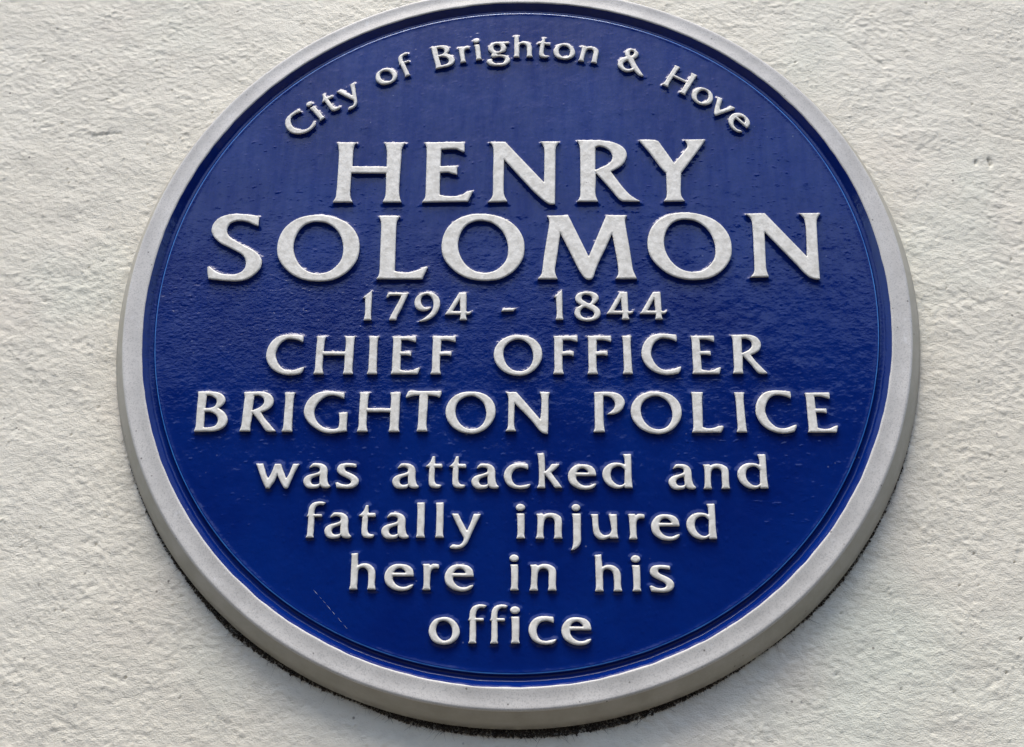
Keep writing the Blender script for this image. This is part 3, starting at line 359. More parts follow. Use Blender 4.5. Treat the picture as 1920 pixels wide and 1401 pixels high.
PLACED = [
    ('H1', -116.85, 70.91, 1.0, 1.0, 0, 0),
    ('E1', -59.38, 70.91, 1.0, 1.0, 0, 0),
    ('N1', -17.38, 70.91, 1.0, 1.0, 0, 0),
    ('R1', 39.81, 70.91, 1.0, 1.0, 0, 0),
    ('Y1', 80.04, 70.91, 1.0, 1.0, 0, 0),
    ('S1', -192.63, 16.46, 1.0, 1.0, 0, 1),
    ('O1', -149.15, 16.46, 1.0, 1.0, 0, 1),
    ('L1', -86.19, 16.46, 1.0, 1.0, 0, 1),
    ('O1', -45.05, 16.46, 0.994, 1.0, 0, 1),
    ('M1', 15.01, 16.46, 1.0, 1.0, 0, 1),
    ('O1', 83.66, 16.46, 0.992, 1.0, 0, 1),
    ('N2', 145.27, 16.46, 1.0, 1.0, 0, 1),
    ('one', -92.88, -11.35, 1.0, 1.0, 0, 2),
    ('seven', -78.15, -11.35, 1.0, 1.0, 0, 2),
    ('nine', -60.43, -11.35, 1.0, 1.0, 0, 2),
    ('four', -41.53, -11.35, 1.0, 1.0, 0, 2),
    ('dash', -7.05, -11.35, 1.0, 1.0, 0, 2),
    ('one', 24.98, -11.35, 0.93, 1.0, 0, 3),
    ('eight', 37.78, -11.35, 1.0, 1.0, 0, 3),
    ('four', 57.11, -11.35, 1.015, 1.0, 0, 3),
    ('four', 77.3, -11.35, 1.014, 1.0, 0, 3),
    ('C', -149.29, -46.78, 1.0, 1.0, 0, 4),
    ('H', -119.64, -46.78, 0.999, 1.0, 0, 4),
    ('I', -87.34, -46.78, 0.998, 1.0, 0, 4),
    ('E', -72.85, -46.78, 1.011, 1.0, 0, 4),
    ('F', -48.78, -46.78, 1.009, 1.0, 0, 4),
    ('O', -10.86, -46.78, 1.001, 1.0, 0, 5),
    ('F', 24.78, -46.78, 1.023, 1.0, 0, 5),
    ('F', 45.19, -46.78, 1.013, 1.0, 0, 5),
    ('I', 66.07, -46.78, 0.955, 1.0, 0, 5),
    ('C', 77.76, -46.78, 0.975, 1.0, 0, 5),
    ('E', 107.38, -46.78, 0.983, 1.0, 0, 5),
    ('R', 131.36, -46.78, 1.001, 1.0, 0, 5),
    ('B', -188.56, -83.29, 1.0, 1.0, 0, 6),
    ('R', -160.85, -83.29, 1.068, 1.0, 0, 6),
    ('I', -135.81, -83.29, 1.033, 1.0, 0, 6),
    ('G', -123.03, -83.29, 1.006, 1.0, 0, 6),
    ('H', -90.9, -83.29, 1.047, 1.0, 0, 6),
    ('T', -62.75, -83.29, 1.017, 1.0, 0, 6),
    ('O', -38.66, -83.29, 1.015, 1.0, 0, 6),
    ('N', -3.24, -83.29, 1.045, 1.0, 0, 6),
    ('P', 48.24, -83.29, 1.007, 1.0, 0, 7),
    ('O', 70.44, -83.29, 1.022, 1.0, 0, 7),
    ('L', 105.59, -83.29, 1.022, 1.0, 0, 7),
    ('I', 131.26, -83.29, 0.961, 1.0, 0, 7),
    ('C', 143.18, -83.29, 0.966, 1.0, 0, 7),
    ('E', 172.38, -83.29, 1.01, 1.0, 0, 7),
    ('w', -148.84, -117.58, 1.009, 1.0, 0, 8),
    ('a', -120.02, -117.58, 1.001, 1.0, 0, 8),
    ('s', -101.25, -117.58, 1.025, 1.0, 0, 8),
    ('a', -68.15, -117.58, 0.97, 1.0, 0, 9),
    ('t', -49.38, -117.58, 0.983, 1.0, 0, 9),
    ('t', -35.69, -117.58, 1.0, 1.0, 0, 9),
    ('a', -22.22, -117.58, 0.993, 1.0, 0, 9),
    ('c', -3.33, -117.58, 1.009, 1.0, 0, 9),
    ('k', 15.38, -117.58, 1.012, 1.0, 0, 9),
    ('e', 33.41, -117.58, 0.995, 1.0, 0, 9),
    ('d', 53.42, -117.58, 1.018, 1.0, 0, 9),
    ('a', 90.91, -117.58, 0.971, 1.0, 0, 10),
    ('n', 110.67, -117.58, 1.005, 1.0, 0, 10),
    ('d', 130.58, -117.58, 1.017, 1.0, 0, 10),
    ('f', -116.54, -146.98, 1.019, 1.0, 0, 11),
    ('a', -105.51, -146.98, 0.974, 1.0, 0, 11),
    ('t', -86.58, -146.98, 0.985, 1.0, 0, 11),
    ('a', -72.85, -146.98, 0.992, 1.0, 0, 11),
    ('l', -53.3, -146.98, 1.059, 1.0, 0, 11),
    ('l', -42.38, -146.98, 1.034, 1.0, 0, 11),
    ('y', -33.64, -146.98, 1.033, 1.0, 0, 11),
    ('i', 3.53, -146.98, 1.04, 1.0, 0, 12),
    ('n', 14.95, -146.98, 1.013, 1.0, 0, 12),
    ('j', 34.74, -146.98, 1.061, 1.0, 0, 12),
    ('u', 46.1, -146.98, 1.014, 1.0, 0, 12),
    ('r', 67.09, -146.98, 1.026, 1.0, 0, 12),
    ('e', 80.16, -146.98, 0.98, 1.0, 0, 12),
    ('d', 100.26, -146.98, 0.997, 1.0, 0, 12),
    ('h', -89.26, -176.25, 1.0, 1.0, 0, 13),
    ('e', -69.61, -176.25, 1.012, 1.0, 0, 13),
    ('r', -48.5, -176.25, 1.009, 1.0, 0, 13),
    ('e', -35.72, -176.25, 0.996, 1.0, 0, 13),
    ('i', 0.43, -176.25, 0.997, 1.0, 0, 14),
    ('n', 11.64, -176.25, 1.012, 1.0, 0, 14),
    ('h', 47.93, -176.25, 1.006, 1.0, 0, 15),
    ('i', 68.23, -176.25, 1.02, 1.0, 0, 15),
    ('s', 78.21, -176.25, 1.029, 1.0, 0, 15),
    ('o', -43.44, -205.17, 1.0, 1.0, 0, 16),
    ('f', -22.09, -205.17, 0.987, 1.0, 0, 16),
    ('f', -10.1, -205.17, 0.954, 1.0, 0, 16),
    ('i', 1.14, -205.17, 1.052, 1.0, 0, 16),
    ('c', 11.66, -205.17, 0.996, 1.0, 0, 16),
    ('e', 29.46, -205.17, 1.0, 1.0, 0, 16),
    ('C', -143.17, 119.15, 0.715, 0.715, 0.7704, 17),
    ('i', -129.47, 132.96, 0.862, 0.862, 0.6763, 17),
    ('t', -122.99, 138.55, 0.862, 0.862, 0.6013, 17),
    ('y', -113.75, 145.41, 0.862, 0.862, 0.578, 17),
    ('o', -91.27, 159.85, 0.862, 0.862, 0.452, 18),
    ('f', -75.04, 167.29, 0.862, 0.862, 0.3926, 18),
    ('B', -54.59, 173.6, 0.715, 0.715, 0.213, 19),
    ('r', -38.02, 178.22, 0.862, 0.862, 0.155, 19),
    ('i', -27.68, 180.21, 0.862, 0.862, 0.124, 19),
    ('g', -11.95, 182.34, 1.0, 1.0, 0.0695, 19),
    ('h', -2.09, 182.46, 0.862, 0.862, -0.0091, 19),
    ('t', 12.84, 182.29, 0.862, 0.862, -0.1103, 19),
    ('o', 24.17, 181.96, 0.862, 0.862, -0.1496, 19),
    ('n', 41.23, 178.84, 0.862, 0.862, -0.1869, 19),
    ('&', 71.63, 170.1, 1.0, 1.0, -0.3603, 20),
    ('H', 96.7, 159.25, 0.715, 0.715, -0.5298, 21),
    ('o', 113.61, 149.16, 0.862, 0.862, -0.6338, 21),
    ('v', 130.88, 134.97, 1.0, 1.0, -0.7099, 21),
    ('e', 136.04, 130.47, 0.862, 0.862, -0.8428, 21),
]

# ---------------------------------------------------------------- the wall (rough render, real relief)
CELL = 0.00095
WX0, WX1, WY0, WY1 = -0.46, 0.46, -0.33, 0.40
nx, ny = int((WX1 - WX0) / CELL), int((WY1 - WY0) / CELL)
shape = (ny, nx)
gx, gy = np.meshgrid(np.linspace(WX0, WX1, nx), np.linspace(WY0, WY1, ny))
lump = fractal(shape, CELL, 0.045, 0.030, 1, 3.0)
rough = fractal(shape, CELL, 0.0068, 0.0052, 2, 2.5)
rough2 = fractal(shape, CELL, 0.0085, 0.0060, 12, 2.4, -0.40)
flake = fractal(shape, CELL, 0.010, 0.0065, 3, 2.2, 0.12)
brush = fractal(shape, CELL, 0.09, 0.0022, 4, 2.0, -0.75)
brush2 = fractal(shape, CELL, 0.09, 0.0022, 14, 2.0, -0.35)
msk = np.clip(fbm(shape, CELL, 0.12, 0.12, 5) * 0.8 + 0.3, 0, 1)
msk2 = np.clip(fbm(shape, CELL, 0.09, 0.07, 6) * 0.45 + 0.6, 0.15, 1.2)
sel = np.clip(fbm(shape, CELL, 0.05, 0.04, 7) * 0.7 + 0.5, 0, 1)
terr = np.tanh(np.sin(flake * 3.3) * 2.2)
h = 0.00016 * lump + (0.00014 * (rough * sel + rough2 * (1 - sel)) + 0.00004 * terr) * msk2 + (0.00007 * brush * msk + 0.00004 * brush2)
# paint wrinkles: level sets of a noise field stand up as short sharp lips
wr = fbm(shape, CELL, 0.014, 0.006, 8, 1.2)
rare = np.clip(fbm(shape, CELL, 0.035, 0.025, 9) - 0.9, 0, 1)
h += 0.0007 * np.exp(-(wr / 0.09) ** 2) * rare
h -= 0.0016 * np.clip(fbm(shape, CELL, 0.004, 0.003, 10) - 2.9, 0, 1)
# a sagging hairline and a short scored line upper right
def score(x0, y0, x1, y1, sag, depth, w=0.0007):
    t = np.clip(((gx - x0) * (x1 - x0)) / ((x1 - x0) ** 2), 0, 1)
    yy = y0 + (y1 - y0) * t + sag * t * (1 - t) + 0.0006 * np.sin(t * 37)
    on = (gx > x0) & (gx < x1)
    return -depth * np.exp(-((gy - yy) / w) ** 2) * on
h += score(0.2118, 0.2161, 0.2502, 0.1844, 0.002, 0.0006)
h += score(0.2633, 0.1733, 0.2744, 0.1624, 0.0, 0.0005)
h += score(0.2995, 0.1397, 0.3338, 0.1253, -0.012, 0.0005)
h += score(-0.2900, 0.1345, -0.2690, 0.1365, 0.004, 0.0008, 0.0009)
for mx, my in ((0.3005, 0.1085), (0.3095, 0.1068), (0.3090, 0.1100)):
    h -= 0.0022 * np.exp(-(((gx - mx) / 0.0009) ** 2 + ((gy - my) / 0.0016) ** 2))
zw = -0.0178 + np.clip(h, -0.0022, 0.0022)
edge = np.minimum.reduce([gx - WX0, WX1 - gx, gy - WY0, WY1 - gy])
zw = np.where(edge < 0.01, -0.0178 + (zw + 0.0178) * edge / 0.01, zw)
# world: X = x, Z = y + 1.95, Y = -z ; the wall face of the street side looks to -Y
V = np.stack([gx, -zw, gy + PLAQUE_AT.z], -1).reshape(-1, 3)
ii = (np.arange(ny - 1)[:, None] * nx + np.arange(nx - 1)[None, :]).ravel()
F = np.stack([ii, ii + 1, ii + nx + 1, ii + nx], -1)
# the plain rest of the wall round the close part
B = []
bf = []
def quad(x0, y0, x1, y1):
    n = len(B)
    for (x, y) in ((x0, y0), (x1, y0), (x1, y1), (x0, y1)):
        B.append((x, 0.0178, y + PLAQUE_AT.z))
    bf.append([n, n + 1, n + 2, n + 3])
quad(-4, -1.95, WX0, 4); quad(WX1, -1.95, 4, 4); quad(WX0, -1.95, WX1, WY0); quad(WX0, WY1, WX1, 4)
V = np.concatenate([V, np.array(B)])
F = np.concatenate([F, np.array(bf) + nx * ny])
wall = mesh_obj('wall', V, F, M_WALL)
wall['label'] = 'rough off-white painted wall behind the round blue plaque'
wall['category'] = 'wall'

# ---------------------------------------------------------------- street seen only as the reflection in the gloss paint
def sheet(name, co, mat):
    o = mesh_obj(name, co, np.array([[0, 1, 2, 3]]), mat, smooth=False)
    o['kind'] = 'structure'
    return o
# the terrace across the street: its dark face is what the lower half of the gloss paint mirrors
bm = bmesh.new()
def slab(x0, x1, y0, y1, z0, z1):
    vs_ = [bm.verts.new((x, y, z)) for z in (z0, z1) for x, y in ((x0, y0), (x1, y0), (x1, y1), (x0, y1))]
    for q in ((3, 2, 1, 0), (4, 5, 6, 7), (0, 1, 5, 4), (1, 2, 6, 5), (2, 3, 7, 6), (3, 0, 4, 7)):
        bm.faces.new([vs_[i] for i in q])
TOPZ = 5.95
slab(-28, 28, -17, -9.0, 0.0, TOPZ)
slab(-28.1, 28.1, -8.996, -8.85, TOPZ - 0.28, TOPZ + 0.02)
for kx in range(-13, 14):
    if kx % 5 == 2:
        slab(kx * 2.1 - 0.5, kx * 2.1 + 0.5, -13, -12, TOPZ, TOPZ + 1.3)
    for z0 in (0.9, 3.6):
        slab(kx * 2.1 - 0.55, kx * 2.1 + 0.55, -8.996, -8.93, z0, z0 + 0.08)
me = bpy.data.meshes.new('opposite_terrace')
bm.to_mesh(me)
bm.free()
me.materials.append(M_OPP)
opp = bpy.data.objects.new('opposite_terrace', me)
scene.collection.objects.link(opp)
opp['kind'] = 'structure'
sheet('ground', [(-60, 0.2, 0), (-60, -60, 0), (60, -60, 0), (60, 0.2, 0)], M_GROUND)

# ---------------------------------------------------------------- plaque
plaque = bpy.data.objects.new('blue_plaque', None)
scene.collection.objects.link(plaque)
plaque.matrix_world = TO_WORLD
plaque.empty_display_size = 0.1
plaque['label'] = 'round blue commemorative plaque with silver rim and raised pale lettering on the wall'
plaque['category'] = 'plaque'

HC = (0.001012, 0.000367, -0.000301, 0.001138, -0.002352, 0.000706)
def oor(t):
    """the casting is very slightly out of round"""
    return (1 + HC[0] * np.cos(2 * t) + HC[1] * np.sin(2 * t) + HC[2] * np.cos(3 * t) + HC[3] * np.sin(3 * t)
            + HC[4] * np.cos(4 * t) + HC[5] * np.sin(4 * t))

def lathe(prof, n=900, wob=None):
    t = np.arange(n) * 2 * math.pi / n
    v = []
    for j, (r, z) in enumerate(prof):
        rr = r * oor(t)
        if wob is not None:
            rr = rr + wob[j] * WOB
        v.append(np.stack([rr * np.cos(t), rr * np.sin(t), np.full(n, z)], -1))
    v = np.concatenate(v)
    f = []
    a = np.arange(n)
    for j in range(len(prof) - 1):
        f.append(np.stack([j * n + a, (j + 1) * n + a, (j + 1) * n + (a + 1) % n, j * n + (a + 1) % n], -1))
    return v, np.concatenate(f)

R1, R0, R3 = 0.228666, 0.221281, 0.240819
ZP = -0.0026
# paint line between blue and silver wanders a little
w1 = np.convolve(rng.standard_normal(900 + 40), np.hanning(9), 'same')[:900]
WOB = w1 / w1.std() * 0.00010

# rim: dished front face, rounded arris, drafted side
rim_prof = [(R1, -0.0005), (R1 + 0.0003, -0.0002), (R1 + 0.0007, -0.00002), (R1 + 0.0012, -0.00005)]
for k in range(1, 9):
    u = k / 8
    rim_prof.append((R1 + 0.0012 + (R3 - 0.0014 - R1 - 0.0012) * u, -0.00036 * math.sin(math.pi * min(1, u)) - 0.0001 * u))
rc = 0.0019
cz = rim_prof[-1][1] - rc
for k in range(1, 7):
    a = math.radians(90 - 78 * k / 6)
    rim_prof.append((R3 - 0.0014 + rc * math.cos(a) * 0.95, cz + rc * math.sin(a)))
v, f = lathe(rim_prof, wob=[1.0] + [0.6, 0.2] + [0] * (len(rim_prof) - 3))
rim = mesh_obj('rim', v, f, M_RIM, plaque)
rim['label'] = 'silver-grey painted raised rim'
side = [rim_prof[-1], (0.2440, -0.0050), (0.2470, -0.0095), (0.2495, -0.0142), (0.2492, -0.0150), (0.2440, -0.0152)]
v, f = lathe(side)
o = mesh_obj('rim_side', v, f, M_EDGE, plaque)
o['label'] = 'sloping beige-grey outer side of the rim'
v, f = lathe([(0.2440, -0.0151), (0.2440, -0.0185)])
o = mesh_obj('back_plate', v, f, M_BACK, plaque)

# ---------------------------------------------------------------- lettering
def outline(s):
    """(x, y, corner) in millimetres -> closed polyline in metres; points that are not corners lie on a smooth curve"""
    P = [(x / 1000, y / 1000, bool(c)) for x, y, c in s]
    n = len(P)
    out = []
    for i in range(n):
        p0, p1, p2, p3 = P[i - 1], P[i], P[(i + 1) % n], P[(i + 2) % n]
        a = np.array(p1[:2]); b = np.array(p2[:2])
        out.append(a)
        if p1[2] and p2[2]:
            continue
        L = np.linalg.norm(b - a)
        m1 = (b - np.array(p0[:2]))
        m2 = (np.array(p3[:2]) - a)
        m1 = m1 / (np.linalg.norm(m1) + 1e-9) * L
        m2 = m2 / (np.linalg.norm(m2) + 1e-9) * L
        if p1[2]:
            m1 = (b - a) * 1.5 - m2 * 0.5
        if p2[2]:
            m2 = (b - a) * 1.5 - m1 * 0.5
        for k in range(1, 5):
            t = k / 5
            out.append((2 * t**3 - 3 * t**2 + 1) * a + (t**3 - 2 * t**2 + t) * m1 + (-2 * t**3 + 3 * t**2) * b + (t**3 - t**2) * m2)
    return np.array(out)

def sdf(polys, X, Y):
    """signed distance (negative inside, even-odd) of points to a set of closed polylines"""
    P = np.stack([X.ravel(), Y.ravel()], -1).astype(np.float64)
    d2 = np.full(len(P), 1e9)
    ins = np.zeros(len(P), bool)
    for pl in polys:
        q = np.roll(pl, -1, 0)
        for a, b in zip(pl, q):
            e = b - a
            L = e @ e
            if L < 1e-14:
                continue
            w = P - a
            t = np.clip((w @ e) / L, 0, 1)
            r = w - t[:, None] * e
            d2 = np.minimum(d2, (r * r).sum(1))
            if a[1] != b[1]:
                c = ((a[1] > P[:, 1]) != (b[1] > P[:, 1])) & (P[:, 0] < (b[0] - a[0]) * (P[:, 1] - a[1]) / (b[1] - a[1]) + a[0])
                ins ^= c
    d = np.sqrt(d2)
    return np.where(ins, -d, d).reshape(X.shape)

def smooth2(a, k=1):
    for _ in range(k):
        a = (a + 0.25 * (np.roll(a, 1, 0) + np.roll(a, -1, 0) + np.roll(a, 1, 1) + np.roll(a, -1, 1))) / 2
    return a

def letter_mesh(name, polys, cell, top, rad):
    """raised cast letter: marching squares on the distance field, rounded arris, drafted sides"""
    allp = np.concatenate(polys)
    lo, hi = allp.min(0) - 4 * cell, allp.max(0) + 4 * cell
    W, H = int((hi[0] - lo[0]) / cell) + 1, int((hi[1] - lo[1]) / cell) + 1
    X, Y = np.meshgrid(lo[0] + np.arange(W) * cell, lo[1] + np.arange(H) * cell)
    D = smooth2(sdf(polys, X, Y), 1)
    ino = (abs(D) < cell * 0.08)
    D = np.where(ino, -cell * 0.08, D)
    gyy, gxx = np.gradient(D, cell)
    inside = D < 0
    vid = -np.ones(D.shape, int)
    verts = []
    n_in = inside.sum()
    vid[inside] = np.arange(n_in)
    xs, ys, ds = X[inside], Y[inside], D[inside]
    u = np.clip(-ds / rad, 0, 1)
    zs = ZP + (top - ZP) * 1.0 - rad * 0.62 * (1 - np.sqrt(np.clip(1 - (1 - u) ** 2, 0, 1)))
    verts = list(zip(xs, ys, zs))
    edge_v = {}
    enrm = []
    def ev(i0, j0, i1, j1):
        key = (i0, j0, i1, j1) if (i0, j0) < (i1, j1) else (i1, j1, i0, j0)
        if key in edge_v:
            return edge_v[key]
        a, b, c, d = key
        t = D[a, b] / (D[a, b] - D[c, d])
        x = X[a, b] + (X[c, d] - X[a, b]) * t
        y = Y[a, b] + (Y[c, d] - Y[a, b]) * t
        g = np.array([gxx[a, b] * (1 - t) + gxx[c, d] * t, gyy[a, b] * (1 - t) + gyy[c, d] * t])
        g /= np.linalg.norm(g) + 1e-9
        edge_v[key] = len(verts)
        verts.append((x, y, top - rad * 0.62))
        enrm.append(g)
        return edge_v[key]
    full = inside[:-1, :-1] & inside[1:, :-1] & inside[:-1, 1:] & inside[1:, 1:]
    fi, fj = np.nonzero(full)
    faces = [list(q) for q in np.stack([vid[fi, fj], vid[fi, fj + 1], vid[fi + 1, fj + 1], vid[fi + 1, fj]], -1)]
    anyi = (inside[:-1, :-1] | inside[1:, :-1] | inside[:-1, 1:] | inside[1:, 1:]) & ~full
    rim_edges = []
    for i, j in zip(*np.nonzero(anyi)):
        cs = [(i, j), (i, j + 1), (i + 1, j + 1), (i + 1, j)]
        loop = []
        cuts = []
        for k in range(4):
            a, b = cs[k], cs[(k + 1) % 4]
            if inside[a]:
                loop.append(vid[a])
            if inside[a] != inside[b]:
                e = ev(*a, *b)
                loop.append(e)
                cuts.append((e, inside[a]))
        if len(cuts) == 2:
            faces.append(loop)
            ex = [e for e, leaving in cuts if leaving][0]
            en = [e for e, leaving in cuts if not leaving][0]
            rim_edges.append((ex, en))
        elif len(cuts) == 4:
            faces.append(loop)
            order = [(e, l) for e, l in cuts]
            st = 0 if order[0][1] else 1
            for k in (st, st + 2):
                rim_edges.append((order[k % 4][0], order[(k + 1) % 4][0]))
    n0 = n_in
    ne = len(enrm)
    base = len(verts)
    prof = [(0.00008, top - rad * 0.62 - 0.00022), (0.00026, ZP + 0.0004), (0.00060, ZP - 0.0006)]
    for off, z in prof:
        for k in range(ne):
            x, y, _ = verts[n0 + k]
            verts.append((x + enrm[k][0] * off, y + enrm[k][1] * off, z))
    nring = len(prof)
    ntop = len(faces)
    fm = [0] * ntop
    for a, b in rim_edges:
        ia, ib = a - n0, b - n0
        pa, pb = a, b
        for r in range(nring):
            qa, qb = base + r * ne + ia, base + r * ne + ib
            faces.append([pa, qa, qb, pb][::-1])
            fm.append(0 if r == 0 else 1)
            pa, pb = qa, qb
    o = mesh_obj(name, verts, faces, None, mats=[M_LETTER, M_BLUE], midx=fm)
    me = o.data
    bpy.data.objects.remove(o)
    # outward winding check
    return me

CAPS = set('CHIEFOFRBGTPLN')
meshes = {}
SHAPES = {}
for k, ps in GLYPHS.items():
    SHAPES[k] = [outline(s) for s in ps]
KIND = {'one': ('digit', '1'), 'seven': ('digit', '7'), 'nine': ('digit', '9'), 'four': ('digit', '4'), 'eight': ('digit', '8'),
        'dash': ('dash', '-'), '&': ('ampersand', '&')}
placed_polys = []
GLYPH_CHAR = lambda k: {'one': '1', 'seven': '7', 'nine': '9', 'four': '4', 'eight': '8', 'dash': '-'}.get(k, k[0])
SPELT = {}
for t in PLACED:
    SPELT[t[6]] = SPELT.get(t[6], '') + GLYPH_CHAR(t[0])
for key, x, y, sx, sy, rot, word in PLACED:
    word = SPELT[word].strip('-')
    large = key[-1] in '12' and len(key) == 2
    if key not in meshes:
        if large:
            meshes[key] = letter_mesh('letter', SHAPES[key], 0.00034, 0.0004, 0.0010)
        elif key in CAPS or key in KIND and key != '&':
            meshes[key] = letter_mesh('letter', SHAPES[key], 0.00027, 0.0002, 0.0011)
        else:
            meshes[key] = letter_mesh('letter', SHAPES[key], 0.00025, 0.0001, 0.0012)
    nm, ch = KIND.get(key, ('letter', key[0]))
    o = bpy.data.objects.new(nm, meshes[key])
    scene.collection.objects.link(o)
    o.parent = plaque
    o.location = (x / 1000, y / 1000, 0)
    o.rotation_euler = (0, 0, rot)
    o.scale = (sx, sy, 1)
    if nm == 'letter':
        o['label'] = 'raised pale %s letter %s in the word %s' % ('capital' if ch.isupper() else 'small', ch, word)
    elif nm == 'digit':
        o['label'] = 'raised pale digit %s in the year %s' % (ch, word)
    c, s = math.cos(rot), math.sin(rot)
    pl = []
    for q in SHAPES[key]:
        px, py = q[:, 0] * sx, q[:, 1] * sy
        pl.append(np.stack([x / 1000 + c * px - s * py, y / 1000 + s * px + c * py], -1))
    placed_polys.append((pl, large))

# distance to the lettering over the whole panel, for the paint that pooled round each letter
GC = 0.0005
GN = int(0.46 / GC) + 1
GO = -0.23
dist = np.full((GN, GN), 0.02)
PAD = 0.006
for pl, large in placed_polys:
    a = np.concatenate(pl)
    i0, i1 = int((a[:, 0].min() - PAD - GO) / GC), int((a[:, 0].max() + PAD - GO) / GC) + 1
    j0, j1 = int((a[:, 1].min() - PAD - GO) / GC), int((a[:, 1].max() + PAD - GO) / GC) + 1
    X, Y = np.meshgrid(GO + np.arange(i0, i1) * GC, GO + np.arange(j0, j1) * GC)
    dist[j0:j1, i0:i1] = np.minimum(dist[j0:j1, i0:i1], sdf(pl, X, Y))
dcl = np.clip(dist, 0, None)
gs = (GN, GN)
rag = fbm(gs, GC, 0.0045, 0.0045, 21)
wid = 0.0019 * (1 + 0.13 * np.clip(rag, -2, 2))
amp = 0.00060 * (1 + 0.18 * np.clip(fbm(gs, GC, 0.02, 0.02, 22), -2, 2))
ramp_ = np.clip(1 - dcl / wid, -0.15, 1)
hp = amp * np.where(ramp_ < 0.15, (ramp_ + 0.15) ** 2 / 0.6, ramp_)
hp = smooth2(hp, 2)
# sags, brush marks and orange peel of the many coats, stronger in patches
peel = fbm(gs, GC, 0.0034, 0.0019, 23, 0.6)
patch = np.clip(fbm(gs, GC, 0.09, 0.06, 24) * 0.6 + 0.45, 0.05, 1.3)
GX, GY = np.meshgrid(GO + np.arange(GN) * GC, GO + np.arange(GN) * GC)
band = np.exp(-((GY - 0.0 + 0.03 * GX) / 0.05) ** 2)
hp += peel * patch * (0.000006 + 0.000034 * band * np.clip(0.7 - GX / 0.2, 0.3, 1.3))
hp += 0.000016 * fbm(gs, GC, 0.0030, 0.030, 25, 1.0) * np.clip(0.5 + GY / 0.2, 0.15, 1)
hp += 0.00006 * fbm(gs, GC, 0.06, 0.06, 26)
runs = np.clip(fbm(gs, GC, 0.010, 0.0045, 27) - 1.7, 0, 1)
hp += 0.00018 * runs
# disc mesh (concentric map of a square grid)
N = 740
uu = np.linspace(-1, 1, N)
U, Wv = np.meshgrid(uu, uu)
ra = np.where(np.abs(U) > np.abs(Wv), U, Wv)
with np.errstate(divide='ignore', invalid='ignore'):
    ph = np.where(np.abs(U) > np.abs(Wv), (math.pi / 4) * np.where(U != 0, Wv / U, 0), math.pi / 2 - (math.pi / 4) * np.where(Wv != 0, U / Wv, 0))
xr, yr = ra * np.cos(ph), ra * np.sin(ph)
tt = np.arctan2(yr, xr)
RD = 0.2206
xx, yy = xr * RD * oor(tt), yr * RD * oor(tt)
fx, fy = (xx - GO) / GC, (yy - GO) / GC
ix, iy = np.clip(fx.astype(int), 0, GN - 2), np.clip(fy.astype(int), 0, GN - 2)
tx, ty = fx - ix, fy - iy
zz = (hp[iy, ix] * (1 - tx) * (1 - ty) + hp[iy, ix + 1] * tx * (1 - ty) + hp[iy + 1, ix] * (1 - tx) * ty + hp[iy + 1, ix + 1] * tx * ty)
rr = np.hypot(xr, yr)
fade = np.clip((1 - rr) / 0.02, 0, 1)
# the panel turns up slightly just before its edge
zz = ZP + zz * fade + 0.0003 * np.exp(-((1 - rr) * RD / 0.0012) ** 1.5)
Vd = np.stack([xx, yy, zz], -1).reshape(-1, 3)
ii = (np.arange(N - 1)[:, None] * N + np.arange(N - 1)[None, :]).ravel()
Fd = np.stack([ii, ii + 1, ii + N + 1, ii + N], -1)
# turned-up bead, groove and inner wall of the rim, all painted blue
zb = ZP + 0.0003
gp = [(RD - 0.0001, zb), (R0 - 0.0003, zb - 0.00002), (R0, zb - 0.00007), (R0 + 0.0003, zb - 0.0002), (R0 + 0.0006, zb - 0.00046), (R0 + 0.0009, zb - 0.0010),
      (R0 + 0.0011, zb - 0.0017), (R0 + 0.0014, zb - 0.0020), (R0 + 0.0037, zb - 0.0020), (R0 + 0.0040, zb - 0.00185)]
for k in range(1, 7):
    gp.append((R0 + 0.0040 + (R1 + 0.0001 - R0 - 0.0040) * k / 6, zb - 0.00185 + (-0.00045 - zb + 0.00185) * k / 6))
vg, fg = lathe(gp, wob=[0, 0, 0.1, 0.2, 0.2, 0.2, 0.3, 0.3, 0.6, 0.6, 0.8, 0.8, 0.8, 0.8, 0.8, 0.8])
V = np.concatenate([Vd, vg])
F = np.concatenate([Fd, fg + len(Vd)])
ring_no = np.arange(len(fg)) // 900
panel = mesh_obj('panel', V, F, None, plaque, mats=[M_BLUE, M_ARRIS_HIGHLIGHT],
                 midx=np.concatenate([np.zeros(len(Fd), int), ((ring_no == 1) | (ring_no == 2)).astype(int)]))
panel['label'] = 'glossy deep blue painted face'

# ---------------------------------------------------------------- dry moss and grime caught in the gap under the rim
mv, mf = [], []
def strand(p, d, L, w, bend):
    n = 4
    t0 = len(mv)
    side_ = np.cross(d, [0, 0, 1.0]); side_ /= np.linalg.norm(side_) + 1e-9
    for k in range(n):
        u = k / (n - 1)
        c = p + d * L * u + bend * L * u * u
        ww = w * (1 - 0.75 * u)
        mv.append(c - side_ * ww)
        mv.append(c + side_ * ww)
        mv.append(c + np.array([0, 0, 1.0]) * ww * 1.2)
    for k in range(n - 1):
        a = t0 + 3 * k
        for e in range(3):
            e2 = (e + 1) % 3
            mf.append([a + e, a + e2, a + 3 + e2, a + 3 + e])
def crumb(p, s):
    q = r.normal(0, 1, (6, 3)) * 0.35 + np.array([[1, 0, 0], [-1, 0, 0], [0, 1, 0], [0, -1, 0], [0, 0, 1], [0, 0, -1]])
    t0 = len(mv)
    for a in q:
        mv.append(p + a * s)
    for a, b_, c in ((0, 2, 4), (2, 1, 4), (1, 3, 4), (3, 0, 4), (2, 0, 5), (1, 2, 5), (3, 1, 5), (0, 3, 5)):
        mf.append([t0 + a, t0 + b_, t0 + c])
r = np.random.default_rng(31)
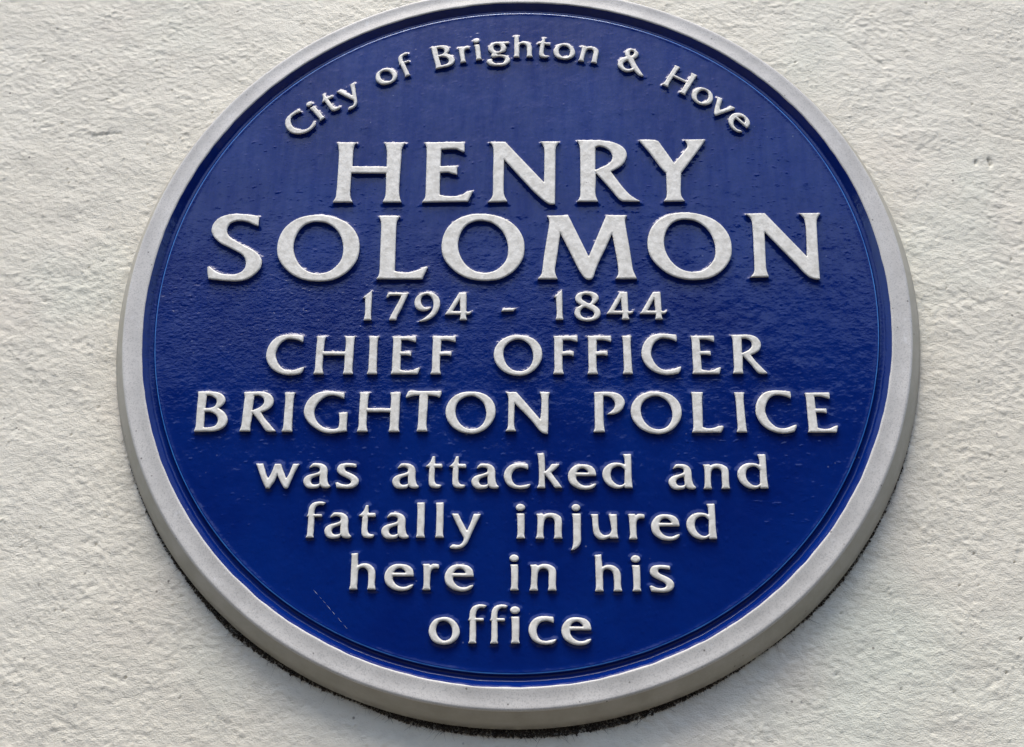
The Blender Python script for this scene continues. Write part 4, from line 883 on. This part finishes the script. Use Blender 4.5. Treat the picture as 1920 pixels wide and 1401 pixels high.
den = np.interp(np.linspace(0, 1, 400), np.linspace(0, 1, 40), r.random(40))
cnt = 0
while cnt < 20000:
    th = math.radians(r.uniform(158, 385))
    # thick at the bottom, thinning out towards both sides
    s_ = max(0.0, -math.sin(th))
    keep = 0.10 + 0.9 * s_ ** 1.2
    loc = den[int((th % (2 * math.pi)) / (2 * math.pi) * 399)]
    keep *= 0.35 + 0.9 * loc
    if r.random() > keep:
        continue
    cnt += 1
    T = 0.0046 * s_ * (0.25 + 1.1 * loc) + 0.0006
    u = r.random() ** 1.4
    rr0 = (0.2479 + u * T) * oor(th)
    p = np.array([rr0 * math.cos(th), rr0 * math.sin(th), -0.0177 + (1 - 0.75 * u) * 0.0026 * r.random()])
    out = np.array([math.cos(th), math.sin(th), 0])
    if cnt % 3:
        crumb(p, min(r.gamma(3.0, 0.00012), 0.0009))
        continue
    tan = np.array([-math.sin(th), math.cos(th), 0])
    d = out * r.uniform(-0.3, 0.8) + tan * r.normal(0, 1.0) + np.array([0, 0, r.uniform(-0.1, 0.3)])
    d /= np.linalg.norm(d)
    L = min(r.gamma(2.0, 0.0005) * (0.6 + 0.8 * s_), 0.0026)
    strand(p, d, L, r.uniform(0.00005, 0.00016), r.normal(0, 1.2, 3) * np.array([1, 1, 0.4]))
moss = mesh_obj('dry_moss', np.array(mv), mf, M_MOSS)
moss.matrix_world = TO_WORLD
moss['kind'] = 'stuff'
moss['label'] = 'dark dry moss and grime caught under the lower rim of the plaque'
moss['category'] = 'moss'
# one fine scratch low on the left of the face
sv, sf = [], []
r = np.random.default_rng(5)
A, Bp = np.array([-0.1095, -0.1760]), np.array([-0.0880, -0.1985])
k0 = 0.0
while k0 < 1:
    k1 = min(1, k0 + r.uniform(0.04, 0.16))
    w = r.uniform(0.00004, 0.00010)
    n = np.array([Bp[1] - A[1], A[0] - Bp[0]]); n /= np.linalg.norm(n)
    p, q = A + (Bp - A) * k0, A + (Bp - A) * k1
    s = len(sv)
    for c in (p, p + (q - p) * 0.5 + n * w, q, p + (q - p) * 0.5 - n * w):
        sv.append((c[0], c[1], ZP + 0.00040))
    sf.append([s, s + 3, s + 2, s + 1])
    k0 = k1 + r.uniform(0.0, 0.06)
m = NT('scratched primer')
M_SCR = m.set(Base_Color=C(0.40, 0.43, 0.52), Roughness=0.7)
o = mesh_obj('scratch', sv, sf, M_SCR, plaque, smooth=False)
o['label'] = 'fine pale scratch low on the left of the blue face'
print('objects', len(scene.objects))
